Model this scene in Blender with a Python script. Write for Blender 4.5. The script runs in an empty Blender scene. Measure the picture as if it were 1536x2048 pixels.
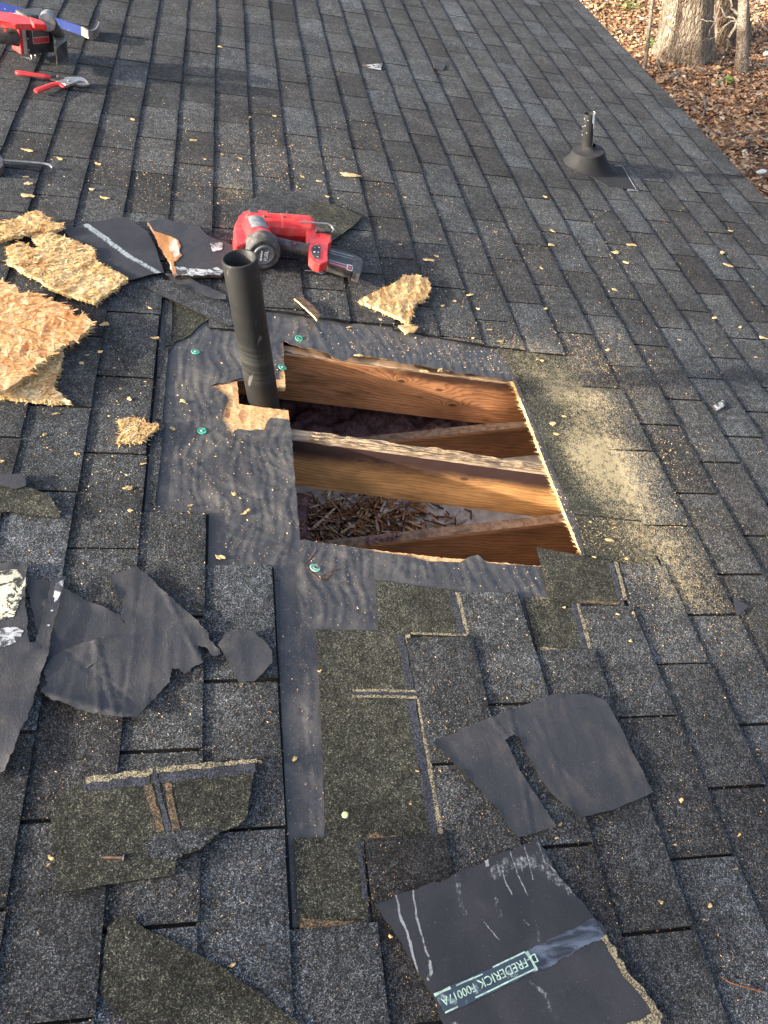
import bpy, bmesh, math, random
from mathutils import Vector, Matrix, noise
from mathutils.geometry import delaunay_2d_cdt
random.seed(7)
R_=math.radians
scene=bpy.context.scene
COL=scene.collection
# ---------------------------------------------------------------- roof frame (X down the slope, Y along the eave, Z off the roof)
SLOPE=R_(13.3)
MR=Matrix.Rotation(SLOPE,4,'Y')
# ---------------------------------------------------------------- camera
FL=1607.85; CX,CY=768.0,1024.0
RC=Matrix(((0.9687748,-0.1324720,0.2095866),(0.0456064,-0.7356735,-0.6757992),(0.2437117,0.6642558,-0.7066604)))
CAMP=Vector((-0.95136162,-4.43952245,1.44849414))
cam=bpy.data.cameras.new('camera'); camo=bpy.data.objects.new('camera',cam); COL.objects.link(camo)
cam.sensor_fit='VERTICAL'; cam.sensor_height=36.0; cam.sensor_width=27.0
cam.lens=FL/2048*36; cam.clip_start=0.05; cam.clip_end=400
rx,ry,rz=RC[0],RC[1],RC[2]
B=Matrix(((rx[0],-ry[0],-rz[0]),(rx[1],-ry[1],-rz[1]),(rx[2],-ry[2],-rz[2]))).to_4x4()
B.translation=CAMP
camo.matrix_world=MR@B
scene.camera=camo
# ---------------------------------------------------------------- world and sun
SUN_AZ=R_(191); SUN_EL=R_(23.5)
sd=Vector((math.cos(SUN_EL)*math.cos(SUN_AZ),math.cos(SUN_EL)*math.sin(SUN_AZ),math.sin(SUN_EL)))
w=bpy.data.worlds.new('World'); scene.world=w; w.use_nodes=True
nt=w.node_tree; bg=nt.nodes['Background']
sky=nt.nodes.new('ShaderNodeTexSky'); sky.sky_type='NISHITA'; sky.sun_disc=False
sky.sun_elevation=SUN_EL; sky.sun_rotation=math.atan2(sd.x,sd.y); sky.dust_density=6.0; sky.ozone_density=0.4; sky.air_density=0.8
nt.links.new(sky.outputs[0],bg.inputs[0]); bg.inputs[1].default_value=0.15
sun=bpy.data.lights.new('sun','SUN'); suno=bpy.data.objects.new('sun',sun); COL.objects.link(suno)
sun.energy=3.8; sun.angle=R_(1.5); sun.color=(1.0,0.93,0.82)
suno.rotation_euler=sd.to_track_quat('Z','Y').to_euler()
scene.view_settings.view_transform='Standard'; scene.view_settings.look='None'
scene.view_settings.exposure=1.93; scene.view_settings.gamma=1
# ---------------------------------------------------------------- pixel of the traced plan -> roof coordinates
def ray(x,y):
    c=Vector(((x-CX)/FL,(y-CY)/FL,1.0))
    return RC.transposed()@c
def px(x,y,h=0.0):
    d=ray(x,y); s=(h-CAMP.z)/d.z
    return CAMP+d*s
def pl(pts,h=0.0): return [px(a,b,h).xy.copy() for a,b in pts]
def inY(x,y,Y):
    d=ray(x,y); k=(Y-CAMP.y)/d.y; return CAMP+d*k
SU,SV=0.149,0.305307
# ---------------------------------------------------------------- materials
def rgb(c): return (c[0],c[1],c[2],1.0)
class NM:
    def __init__(s,name,rough=0.8,spec=0.3,metal=0.0):
        s.m=bpy.data.materials.new(name); s.m.use_nodes=True; s.t=s.m.node_tree
        s.b=s.t.nodes['Principled BSDF']; s.b.inputs['Roughness'].default_value=rough
        s.b.inputs['Specular IOR Level'].default_value=spec; s.b.inputs['Metallic'].default_value=metal
        tc=s.t.nodes.new('ShaderNodeTexCoord'); s.co=tc.outputs['Object']
    def n(s,ty,**k):
        nd=s.t.nodes.new('ShaderNode'+ty)
        for a,b in k.items(): setattr(nd,a,b)
        return nd
    def link(s,a,b): s.t.links.new(a,b)
    def setin(s,sock,v):
        if hasattr(v,'is_linked') or isinstance(v,bpy.types.NodeSocket): s.link(v,sock)
        elif isinstance(v,(tuple,list)) and len(v)==3 and sock.type=='RGBA': sock.default_value=rgb(v)
        else: sock.default_value=v
    def math(s,op,a,b=0.0,c=None):
        nd=s.n('Math',operation=op); s.setin(nd.inputs[0],a); s.setin(nd.inputs[1],b)
        if c is not None: s.setin(nd.inputs[2],c)
        return nd.outputs[0]
    def vmath(s,op,a,b):
        nd=s.n('VectorMath',operation=op); s.setin(nd.inputs[0],a); s.setin(nd.inputs[1],b)
        return nd.outputs['Value'] if op in('DISTANCE','LENGTH','DOT_PRODUCT') else nd.outputs[0]
    def map(s,co,scale=(1,1,1),loc=(0,0,0),rot=(0,0,0)):
        nd=s.n('Mapping'); s.link(co,nd.inputs[0]); nd.inputs['Scale'].default_value=scale; nd.inputs['Location'].default_value=loc; nd.inputs['Rotation'].default_value=rot
        return nd.outputs[0]
    def noise(s,scale,detail=3,rough=0.5,co=None,dist=0.0):
        nd=s.n('TexNoise'); s.link(co or s.co,nd.inputs['Vector']); nd.inputs['Scale'].default_value=scale
        nd.inputs['Detail'].default_value=detail; nd.inputs['Roughness'].default_value=rough; nd.inputs['Distortion'].default_value=dist
        return nd.outputs[0]
    def vor(s,scale,co=None,feature='F1'):
        nd=s.n('TexVoronoi',feature=feature); s.link(co or s.co,nd.inputs['Vector']); nd.inputs['Scale'].default_value=scale
        return nd
    def ramp(s,f,stops,interp='LINEAR'):
        nd=s.n('ValToRGB'); s.link(f,nd.inputs[0]); cr=nd.color_ramp; cr.interpolation=interp
        while len(cr.elements)<len(stops): cr.elements.new(0.5)
        for e,(p,c) in zip(cr.elements,stops):
            e.position=p; e.color=rgb(c) if not isinstance(c,(int,float)) else (c,c,c,1)
        return nd.outputs[0]
    def mix(s,f,a,b,mode='MIX'):
        nd=s.n('Mix',data_type='RGBA',blend_type=mode); s.setin(nd.inputs[0],f); s.setin(nd.inputs[6],a); s.setin(nd.inputs[7],b)
        return nd.outputs[2]
    def sep(s,v):
        nd=s.n('SeparateXYZ'); s.link(v,nd.inputs[0]); return nd.outputs
    def capsule(s,A,B,w,co):
        "soft mask of a 2D line from A to B of width w, co flattened to z=0"
        a=(A[0],A[1],0); d=(B[0]-A[0],B[1]-A[1],0); L2=d[0]**2+d[1]**2+1e-12
        pa=s.vmath('SUBTRACT',co,a); t=s.math('DIVIDE',s.vmath('DOT_PRODUCT',pa,d),L2)
        t.node.use_clamp=True
        sc_=s.n('VectorMath',operation='SCALE'); sc_.inputs[0].default_value=d; s.link(t,sc_.inputs['Scale'])
        return s.smooth(s.vmath('DISTANCE',pa,sc_.outputs[0]),w,w*.3)
    def smooth(s,v,a,b,lo=0.0,hi=1.0):
        nd=s.n('MapRange',interpolation_type='SMOOTHSTEP'); s.setin(nd.inputs[0],v)
        for i,q in enumerate((a,b,lo,hi)): nd.inputs[i+1].default_value=q
        return nd.outputs[0]
    def attr(s,name):
        nd=s.n('Attribute'); nd.attribute_name=name; return nd.outputs['Color']
    def bump(s,h,strength=0.5,dist=0.001,nrm=None):
        nd=s.n('Bump'); s.link(h,nd.inputs['Height']); nd.inputs['Strength'].default_value=strength; nd.inputs['Distance'].default_value=dist
        if nrm: s.link(nrm,nd.inputs['Normal'])
        return nd.outputs[0]
    def out(s,col=None,rough=None,nrm=None):
        if col is not None: s.setin(s.b.inputs['Base Color'],col)
        if rough is not None: s.setin(s.b.inputs['Roughness'],rough)
        if nrm is not None: s.link(nrm,s.b.inputs['Normal'])
        return s.m
DUST=[(1120,765,.05,.9),(1170,800,.07,1.0),(1185,880,.08,1.0),(1225,930,.09,1.15),(1255,985,.07,1.0),(1180,930,.06,.6),(1060,725,.08,.55),(1130,1060,.08,.35),(1270,1060,.08,.55),(1330,1110,.08,.65),(1355,1180,.06,.5),(1430,1200,.07,.28),(1480,1270,.07,.24),(1525,1330,.08,.14),(1380,1060,.16,.28),(1200,760,.2,.30),(1150,820,.3,.16),(900,690,.16,.16),(600,330,.30,.13),(470,380,.05,.45),(640,440,.10,.35),(1260,500,.35,.10),(1430,900,.35,.10),(1075,1165,.035,.7),(610,590,.14,.14),(330,330,.35,.07)]
def granules(name,cols,dust=True,tint=True,bump=.9,dens=1.0):
    m=NM(name,rough=.92,spec=.22)
    v=m.vor(700); cr=m.sep(v.outputs['Color'])
    g=m.ramp(cr[0],[(0.0,cols[0]),(.42,cols[0]),(.55,cols[1]),(.74,cols[2]),(.9,cols[2]),(.93,cols[3]),(1,cols[3])],'LINEAR')
    v2=m.vor(210); c2=m.sep(v2.outputs['Color'])
    k=m.math('ADD',m.math('MULTIPLY',c2[1],.9),.55)
    nz=m.noise(38,3,.6); k2=m.smooth(nz,.3,.7,.72,1.3)
    g=m.mix(1.0,g,m.math('MULTIPLY',k,k2),'MULTIPLY')
    big=m.smooth(m.noise(5,3,.6),.35,.65,.78,1.28)
    g=m.mix(1.0,g,big,'MULTIPLY')
    if tint: g=m.mix(1.0,g,m.attr('tint'),'MULTIPLY')
    if dust:
        acc=None
        wob=m.n('TexNoise'); m.link(m.co,wob.inputs['Vector']); wob.inputs['Scale'].default_value=9; wob.inputs['Detail'].default_value=4
        off=m.vmath('SCALE',m.vmath('SUBTRACT',wob.outputs['Color'],(.5,.5,.5)),(0,0,0)); off.node.inputs['Scale'].default_value=.16
        cw=m.vmath('ADD',m.co,off)
        for (a,b,r,wt) in DUST:
            c=px(a,b)
            d=m.vmath('DISTANCE',cw,(c.x,c.y,0))
            q=m.smooth(d,r*2.25,0.0,0.0,wt)
            acc=q if acc is None else m.math('ADD',acc,q)
        pat=m.smooth(m.noise(60,4,.7),.35,.65,.55,1.35)
        acc=m.math('MULTIPLY',m.math('MULTIPLY',acc,pat),.44)
        vd=m.vor(620); vr=m.sep(vd.outputs['Color']); vd2=m.vor(230); vq=m.sep(vd2.outputs['Color'])
        hit=m.smooth(m.math('SUBTRACT',acc,m.math('ADD',m.math('MULTIPLY',vr[2],.75),m.math('MULTIPLY',vq[2],.25))),-.10,.09,0,.85)
        dc=m.mix(vr[0],(.32,.25,.13),(.56,.46,.27))
        g=m.mix(hit,g,dc)
    hh=m.math('ADD',v.outputs['Distance'],m.math('MULTIPLY',v2.outputs['Distance'],.9))
    return m.out(g,None,m.bump(hh,bump,.0016))
G_CHAR=[(.0120,.0124,.0128),(.0250,.0262,.0270),(.064,.0675,.069),(.145,.150,.150)]
G_OLIV=[(.0145,.0145,.011),(.025,.025,.018),(.060,.059,.040),(.17,.165,.12)]
M_SH=granules('shingle_granules',G_CHAR)
M_SHO=granules('weathered_olive_granules',G_OLIV,tint=False)
M_SHL=granules('loose_shingle_granules',G_OLIV,dust=False,tint=False)
M_SHC=granules('loose_charcoal_granules',G_CHAR,dust=False,tint=False)
def felt_mat(name,base,dusty,rough=.62,dust=.5):
    m=NM(name,rough=rough,spec=.35)
    n1=m.noise(9,5,.6,dist=.5); n2=m.noise(60,4,.65); n3=m.noise(420,2,.5)
    c=m.mix(m.smooth(n1,.42,.72,0,dust*.6),base,dusty)
    c=m.mix(1.0,c,m.smooth(n2,.3,.7,.85,1.15),'MULTIPLY')
    c=m.mix(m.smooth(n3,.69,.74),c,(.26,.22,.17))
    st=m.noise(14,3,.6,co=m.map(m.co,(5,.7,1)))
    c=m.mix(m.smooth(st,.55,.8,0,.3),c,dusty)
    h=m.math('ADD',m.math('MULTIPLY',n3,.4),n2)
    return m.out(c,m.smooth(n1,.3,.7,rough-.1,rough+.15),m.bump(h,.5,.0016))
M_FELT=felt_mat('roofing_felt',(.046,.045,.045),(.135,.122,.104),.50,.9)
M_FELT2=NM('felt_scrap',rough=.7,spec=.3); _m=M_FELT2
_a=_m.noise(11,6,.7,dist=.8); _b=_m.noise(55,5,.75,co=_m.map(_m.co,(1.5,.8,1),rot=(0,0,.25)),dist=.8); _f=_m.noise(450,2,.5); _d=_m.noise(24,6,.8)
_c=_m.mix(_m.smooth(_a,.42,.70,0,.7),(.034,.035,.038),(.064,.060,.056)); _c=_m.mix(_m.smooth(_b,.62,.78,0,.3),_c,(.11,.105,.10)); _c=_m.mix(_m.smooth(_d,.60,.72,0,.45),_c,(.12,.095,.070)); _c=_m.mix(_m.smooth(_f,.70,.745),_c,(.30,.26,.20))
M_FELT2=_m.out(_c,_m.smooth(_a,.3,.7,.55,.8),_m.bump(_m.math('ADD',_m.math('MULTIPLY',_f,.5),_b),.55,.0018))
M_BACK=felt_mat('asphalt_back',(.026,.028,.032),(.052,.050,.050),.75,.5)
def wood_mat(name,light,dark,knots=(),stain=None,freq=95,top=None,zr=(-.024,-.2),stains=1.0):
    m=NM(name,rough=.62,spec=.25)
    x,y,z=m.sep(m.co)
    nl=m.noise(3.5,4,.55,co=m.map(m.co,(1,1,5)))
    val=m.math('MULTIPLY',z,freq)
    val=m.math('ADD',val,m.math('MULTIPLY',nl,5.5))
    kd=None
    for (kx,kz,r,a) in knots:
        dx=m.math('MULTIPLY',m.math('SUBTRACT',x,kx),.45); dz=m.math('SUBTRACT',z,kz)
        d2=m.math('ADD',m.math('MULTIPLY',dx,dx),m.math('MULTIPLY',dz,dz))
        e=m.math('DIVIDE',a,m.math('ADD',1.0,m.math('MULTIPLY',d2,1/(r*r))))
        val=m.math('ADD',val,e)
        q=m.smooth(d2,(r*.36)**2,(r*.18)**2)
        kd=q if kd is None else m.math('MAXIMUM',kd,q)
    s=m.math('FRACT',val)
    line=m.smooth(s,.35,.97,0,1)
    fine=m.noise(30,4,.6,co=m.map(m.co,(.35,1,26)))
    c=m.mix(line,light,dark)
    c=m.mix(1.0,c,m.smooth(fine,.3,.7,.86,1.12),'MULTIPLY')
    if kd is not None: c=m.mix(m.math('MULTIPLY',kd,.8),c,(.035,.014,.007))
    big=m.noise(5,3,.6,co=m.map(m.co,(1,1,2.2),loc=(3,0,0)))
    c=m.mix(1.0,c,m.smooth(big,.3,.72,1.2,.6),'MULTIPLY')
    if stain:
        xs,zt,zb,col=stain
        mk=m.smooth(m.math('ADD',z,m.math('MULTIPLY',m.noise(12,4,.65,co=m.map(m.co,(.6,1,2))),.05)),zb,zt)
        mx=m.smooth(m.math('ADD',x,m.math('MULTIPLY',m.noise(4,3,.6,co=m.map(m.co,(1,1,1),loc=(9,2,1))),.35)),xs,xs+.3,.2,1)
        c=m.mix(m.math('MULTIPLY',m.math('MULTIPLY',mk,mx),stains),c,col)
    h=m.math('ADD',m.math('MULTIPLY',line,-1),fine)
    return m.out(c,None,m.bump(h,.35,.0015))
def plain(name,col,rough=.5,metal=0.0,spec=.4,var=.25,sc=30,bump=.15,bd=.0006):
    m=NM(name,rough=rough,spec=spec,metal=metal)
    n=m.noise(sc,4,.6)
    c=m.mix(1.0,col,m.smooth(n,.3,.7,1-var,1+var),'MULTIPLY')
    return m.out(c,m.smooth(m.noise(sc*.4,3,.6),.3,.7,max(.05,rough-.1),min(1,rough+.12)),m.bump(m.noise(sc*8,2,.5),bump,bd))
def strand_mat(name,a,b,c_,bump=.6):
    # sliced softwood strands: colour per flake through the tint attribute, fine fibres by stretched noise
    m=NM(name,rough=.85,spec=.15)
    v=m.vor(55,co=m.map(m.co,(1,.32,1),rot=(0,0,.6))); cr=m.sep(v.outputs['Color'])
    n=m.noise(220,3,.6,co=m.map(m.co,(.5,1.6,1),rot=(0,0,.9)))
    col=m.ramp(cr[0],[(0,a),(.5,b),(.85,b),(1,c_)])
    col=m.mix(1.0,col,m.smooth(n,.3,.7,.62,1.3),'MULTIPLY')
    col=m.mix(1.0,col,m.attr('tint'),'MULTIPLY')
    return m.out(col,None,m.bump(m.math('ADD',n,m.math('MULTIPLY',v.outputs['Distance'],.8)),bump,.0025))
M_OSB=strand_mat('osb_strands',(.72,.48,.25),(.60,.35,.16),(.38,.18,.09))
M_CHIP=strand_mat('pale_wood_fibre',(.78,.60,.34),(.66,.46,.22),(.46,.26,.12))
M_CUT=strand_mat('cut_panel_edge',(.66,.50,.26),(.58,.40,.18),(.36,.20,.09))
M_ROT=plain('dark_rotten_wood',(.085,.05,.03),.9,var=.7,sc=60,bump=.8,bd=.003)
# ---------------------------------------------------------------- object helpers
def finish(bm,name,mats,parent=None,loc=None,smooth=False):
    for e in bm.edges:
        lf=e.link_faces
        if len(lf)==2 and (lf[0].smooth!=lf[1].smooth or not lf[0].smooth): e.smooth=False
    me=bpy.data.meshes.new(name); bm.to_mesh(me); bm.free()
    if smooth:
        for p in me.polygons: p.use_smooth=True
    for m in (mats if isinstance(mats,(list,tuple)) else [mats]): me.materials.append(m)
    o=bpy.data.objects.new(name,me); COL.objects.link(o)
    if parent is not None: o.parent=parent
    return o
def tag(o,label=None,cat=None,group=None,kind=None):
    if label: o['label']=label
    if cat: o['category']=cat
    if group: o['group']=group
    if kind: o['kind']=kind
    return o
def empty(name,loc,label=None,cat=None,group=None,world=False):
    o=bpy.data.objects.new(name,None); COL.objects.link(o); o.empty_display_size=.05
    T=Matrix.Translation(loc)
    o.matrix_world=T if world else MR@T
    tag(o,label,cat,group); o['_']=0; del o['_']
    return o
LOCS={}
def top(bm,name,mats,label,cat,group=None,smooth=False,kind=None,loc=None):
    "bm in roof coordinates -> a top-level one-mesh thing with its origin at its base"
    if loc is None:
        n=len(bm.verts); loc=sum((v.co for v in bm.verts),Vector())/n; loc.z=min(v.co.z for v in bm.verts)
    bmesh.ops.translate(bm,vec=-loc,verts=bm.verts)
    o=finish(bm,name,mats,smooth=smooth); o.matrix_world=MR@Matrix.Translation(loc)
    return tag(o,label,cat,group,kind)
def part(bm,name,mats,parent,loc=Vector((0,0,0)),smooth=False,label=None):
    "bm in roof coordinates; loc = the parent's roof position"
    bmesh.ops.translate(bm,vec=-Vector(loc),verts=bm.verts)
    o=finish(bm,name,mats,parent,smooth=smooth)
    if label: o['label']=label
    return o
def tint(bm,fn):
    L=bm.loops.layers.float_color.get('tint') or bm.loops.layers.float_color.new('tint')
    for f in bm.faces:
        c=fn(f)
        for l in f.loops: l[L]=c
def rough(poly,amp,step,seed=0,skip=()):
    if amp>=.001: return rough1(rough1(poly,amp,step*1.6,seed),amp*.55,step*.45,seed+1)
    return rough1(poly,amp,step,seed)
def rough1(poly,amp,step,seed=0,skip=()):
    rnd=random.Random(seed); out=[]
    n=len(poly)
    for i in range(n):
        a=Vector(poly[i]); b=Vector(poly[(i+1)%n]); L=(b-a).length; k=max(1,int(L/step))
        out.append(a)
        if i in skip or L<1e-6: continue
        nrm=Vector((-(b-a).y,(b-a).x))/L
        for j in range(1,k):
            t=(j+rnd.uniform(-.25,.25))/k
            out.append(a.lerp(b,t)+nrm*rnd.uniform(-amp,amp))
    return out
def inside(p,poly):
    x,y=p[0],p[1]; c=False; n=len(poly); j=n-1
    for i in range(n):
        xi,yi=poly[i][0],poly[i][1]; xj,yj=poly[j][0],poly[j][1]
        if (yi>y)!=(yj>y) and x<(xj-xi)*(y-yi)/(yj-yi)+xi: c=not c
        j=i
    return c
def bdist(p,poly):
    best=9; n=len(poly); p=Vector((p[0],p[1]))
    for i in range(n):
        a=poly[i]; b=poly[(i+1)%n]; d=b-a; L=d.length_squared
        t=0 if L==0 else max(0,min(1,(p-a).dot(d)/L)); q=(a+d*t-p).length
        if q<best: best=q
    return best
def cdt(poly,res,holes=(),jit=.25,seed=1):
    rnd=random.Random(seed)
    poly=[Vector((p[0],p[1])) for p in poly]; hs=[[Vector((p[0],p[1])) for p in h] for h in holes]
    V=list(poly); F=[list(range(len(poly)))]
    for h in hs:
        s=len(V); V+=h; F.append(list(range(s,s+len(h))))
    x0=min(p.x for p in poly); x1=max(p.x for p in poly); y0=min(p.y for p in poly); y1=max(p.y for p in poly)
    if res:
        i=0; y=y0
        while y<y1:
            x=x0+(res/2 if i%2 else 0)
            while x<x1:
                q=Vector((x+rnd.uniform(-jit,jit)*res,y+rnd.uniform(-jit,jit)*res))
                if inside(q,poly) and not any(inside(q,h) for h in hs) and bdist(q,poly)>res*.4 and all(bdist(q,h)>res*.4 for h in hs): V.append(q)
                x+=res
            y+=res*.87; i+=1
    r=delaunay_2d_cdt(V,[],F,2 if holes else 1,1e-6)
    tris=[f for f in r[2]]
    vs=r[0]
    if holes:
        tris=[f for f in tris if not any(inside(sum((vs[i] for i in f),Vector((0,0)))/len(f),h) for h in hs)]
    return vs,tris
def sheet(poly,res,ztop,thick,holes=(),seed=1,sidemat=1,bm=None):
    "a thin body: top at ztop(x,y), bottom thick below; side faces get material index sidemat"
    bm=bm or bmesh.new()
    vs,fs=cdt(poly,res,holes,seed=seed)
    zf=ztop if callable(ztop) else (lambda x,y:ztop)
    T=[bm.verts.new((v.x,v.y,zf(v.x,v.y))) for v in vs]
    Bv=[bm.verts.new((v.x,v.y,t.co.z-(thick if not callable(thick) else thick(v.x,v.y)))) for v,t in zip(vs,T)]
    cnt={}
    for f in fs:
        a=sum((vs[f[i]].x*vs[f[(i+1)%len(f)]].y-vs[f[(i+1)%len(f)]].x*vs[f[i]].y) for i in range(len(f)))
        f=list(f) if a>0 else list(reversed(f))
        try:
            ff=bm.faces.new([T[i] for i in f]); ff.smooth=True
            bm.faces.new([Bv[i] for i in reversed(f)])
        except ValueError: continue
        for i in range(len(f)): cnt[(f[i],f[(i+1)%len(f)])]=1
    for (a,b) in cnt:
        if (b,a) not in cnt:
            ff=bm.faces.new([T[b],T[a],Bv[a],Bv[b]]); ff.material_index=sidemat
    return bm
def box(bm,x0,x1,y0,y1,z0,z1,mi=0):
    v=[bm.verts.new(p) for p in ((x0,y0,z0),(x1,y0,z0),(x1,y1,z0),(x0,y1,z0),(x0,y0,z1),(x1,y0,z1),(x1,y1,z1),(x0,y1,z1))]
    for f in ((3,2,1,0),(4,5,6,7),(0,1,5,4),(1,2,6,5),(2,3,7,6),(3,0,4,7)):
        q=bm.faces.new([v[i] for i in f]); q.material_index=mi
    return v
def ring(c,ax,r,n=20,up=None,r2=None):
    ax=ax.normalized(); u=(up or Vector((0,0,1))); u=(u-ax*u.dot(ax))
    if u.length<1e-4: u=Vector((1,0,0))-ax*ax.x
    u.normalize(); v=ax.cross(u); r2=r2 or r
    return [c+u*math.cos(2*math.pi*i/n)*r+v*math.sin(2*math.pi*i/n)*r2 for i in range(n)]
def loft(bm,rings,cap0=True,cap1=True,mi=0,smooth=True):
    rr=[[bm.verts.new(p) for p in r] for r in rings]; n=len(rr[0])
    for a,b in zip(rr,rr[1:]):
        for i in range(n):
            f=bm.faces.new((a[i],a[(i+1)%n],b[(i+1)%n],b[i])); f.smooth=smooth; f.material_index=mi
    if cap0: bm.faces.new(list(reversed(rr[0]))).material_index=mi
    if cap1: bm.faces.new(rr[-1]).material_index=mi
    return rr
def tube(bm,pts,r,n=10,mi=0,cap=True):
    pts=[Vector(p) for p in pts]; rs=r if isinstance(r,(list,tuple)) else [r]*len(pts)
    R=[];up=Vector((0.13,.2,1)).normalized()
    for i,p in enumerate(pts):
        t=(pts[min(i+1,len(pts)-1)]-pts[max(i-1,0)])
        R.append(ring(p,t,rs[i],n,up))
    return loft(bm,R,cap,cap,mi)
def prism(poly3,depth_z,bevel=.003,seg=2,topz=None):
    "poly3: list of xy at top; body from ztop down to ztop-depth with bevelled top rim"
    bm=bmesh.new(); z1=topz
    a=sum(poly3[i][0]*poly3[(i+1)%len(poly3)][1]-poly3[(i+1)%len(poly3)][0]*poly3[i][1] for i in range(len(poly3)))
    P=list(poly3) if a>0 else list(reversed(poly3))
    t=[bm.verts.new((p[0],p[1],z1)) for p in P]; b=[bm.verts.new((p[0],p[1],z1-depth_z)) for p in P]
    bm.faces.new(t); bm.faces.new(list(reversed(b))); n=len(P)
    for i in range(n): bm.faces.new((t[(i+1)%n],t[i],b[i],b[(i+1)%n]))
    if bevel: bmesh.ops.bevel(bm,geom=list(bm.edges),offset=bevel,segments=seg,affect='EDGES',profile=.6,clamp_overlap=True)
    return bm
def join(a,b):
    me=bpy.data.meshes.new('tmp'); b.to_mesh(me); b.free(); a.from_mesh(me); bpy.data.meshes.remove(me); return a
def strokes(polyline,width,z,bm=None,wob=.0,seed=3,mi=0,th=.0012):
    "a thin raised band along a polyline of roof xy points"
    bm=bm or bmesh.new(); rnd=random.Random(seed)
    P=[]
    for a,b in zip(polyline,polyline[1:]):
        a=Vector(a);b=Vector(b);k=max(1,int((b-a).length/.012))
        for j in range(k): P.append(a.lerp(b,j/k))
    P.append(Vector(polyline[-1])); zf=z if callable(z) else (lambda x,y:z)
    rows=[]
    for i,p in enumerate(P):
        t=P[min(i+1,len(P)-1)]-P[max(i-1,0)]; t.normalize(); nn=Vector((-t.y,t.x))
        wl=width/2*(1+rnd.uniform(-wob,wob)); wr=width/2*(1+rnd.uniform(-wob,wob))
        l=p+nn*wl; r=p-nn*wr; zz=zf(p.x,p.y)
        rows.append([bm.verts.new((l.x,l.y,zz-th)),bm.verts.new((l.x,l.y,zz)),bm.verts.new((r.x,r.y,zz)),bm.verts.new((r.x,r.y,zz-th))])
    for a,b in zip(rows,rows[1:]):
        for i in range(3):
            f=bm.faces.new((a[i],a[i+1],b[i+1],b[i])); f.material_index=mi
    bm.faces.new(rows[0][::-1]); bm.faces.new(rows[-1])
    return bm
# ================================================================= HOUSE
house=empty('house',(0,0,0),'house with a dark grey three tab shingle roof cut open to its rafters','house')
OFF={-14:.5,-13:.95,-12:.45,-11:.94,-10:.46,-9:.03,-8:.57,-7:.17,-6:.68,-5:.22,-4:.75,-3:.31,-2:.88,-1:.41,0:0.0,1:.549,2:.076,3:.635,4:.161,5:.72,6:.26,7:.776,8:.33,9:.886,10:.42,11:.004,12:.489}
STRIP=pl([(338,592),(450,652),(535,617),(768,652),(965,688),(1128,711),(1190,830),(1295,1043),(1335,1132),(1222,1125),(1245,1205),(1155,1203),(1185,1305),(1078,1300),(1050,1195),(918,1183),(935,1270),(820,1270),(885,1682),(728,1682),(735,1850),(594,1850),(580,1675),(566,1150),(415,1127),(415,1022),(290,1005),(318,700)])
CUTL=pl([(470,607),(535,617),(768,652),(965,688),(1128,711)])
def yline(x):
    for a,b in zip(CUTL,CUTL[1:]):
        if x<=b.x: return a.y+(b.y-a.y)*(x-a.x)/(b.x-a.x)
    return CUTL[-1].y
bm=bmesh.new(); Lt=bm.loops.layers.float_color.new('tint'); rnd=random.Random(3)
UMIN,UMAX,VMIN,VMAX=-34,13,-22,19
def tabz(u,v,hh):
    s=u-math.floor(u+1e-6)
    return hh
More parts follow.
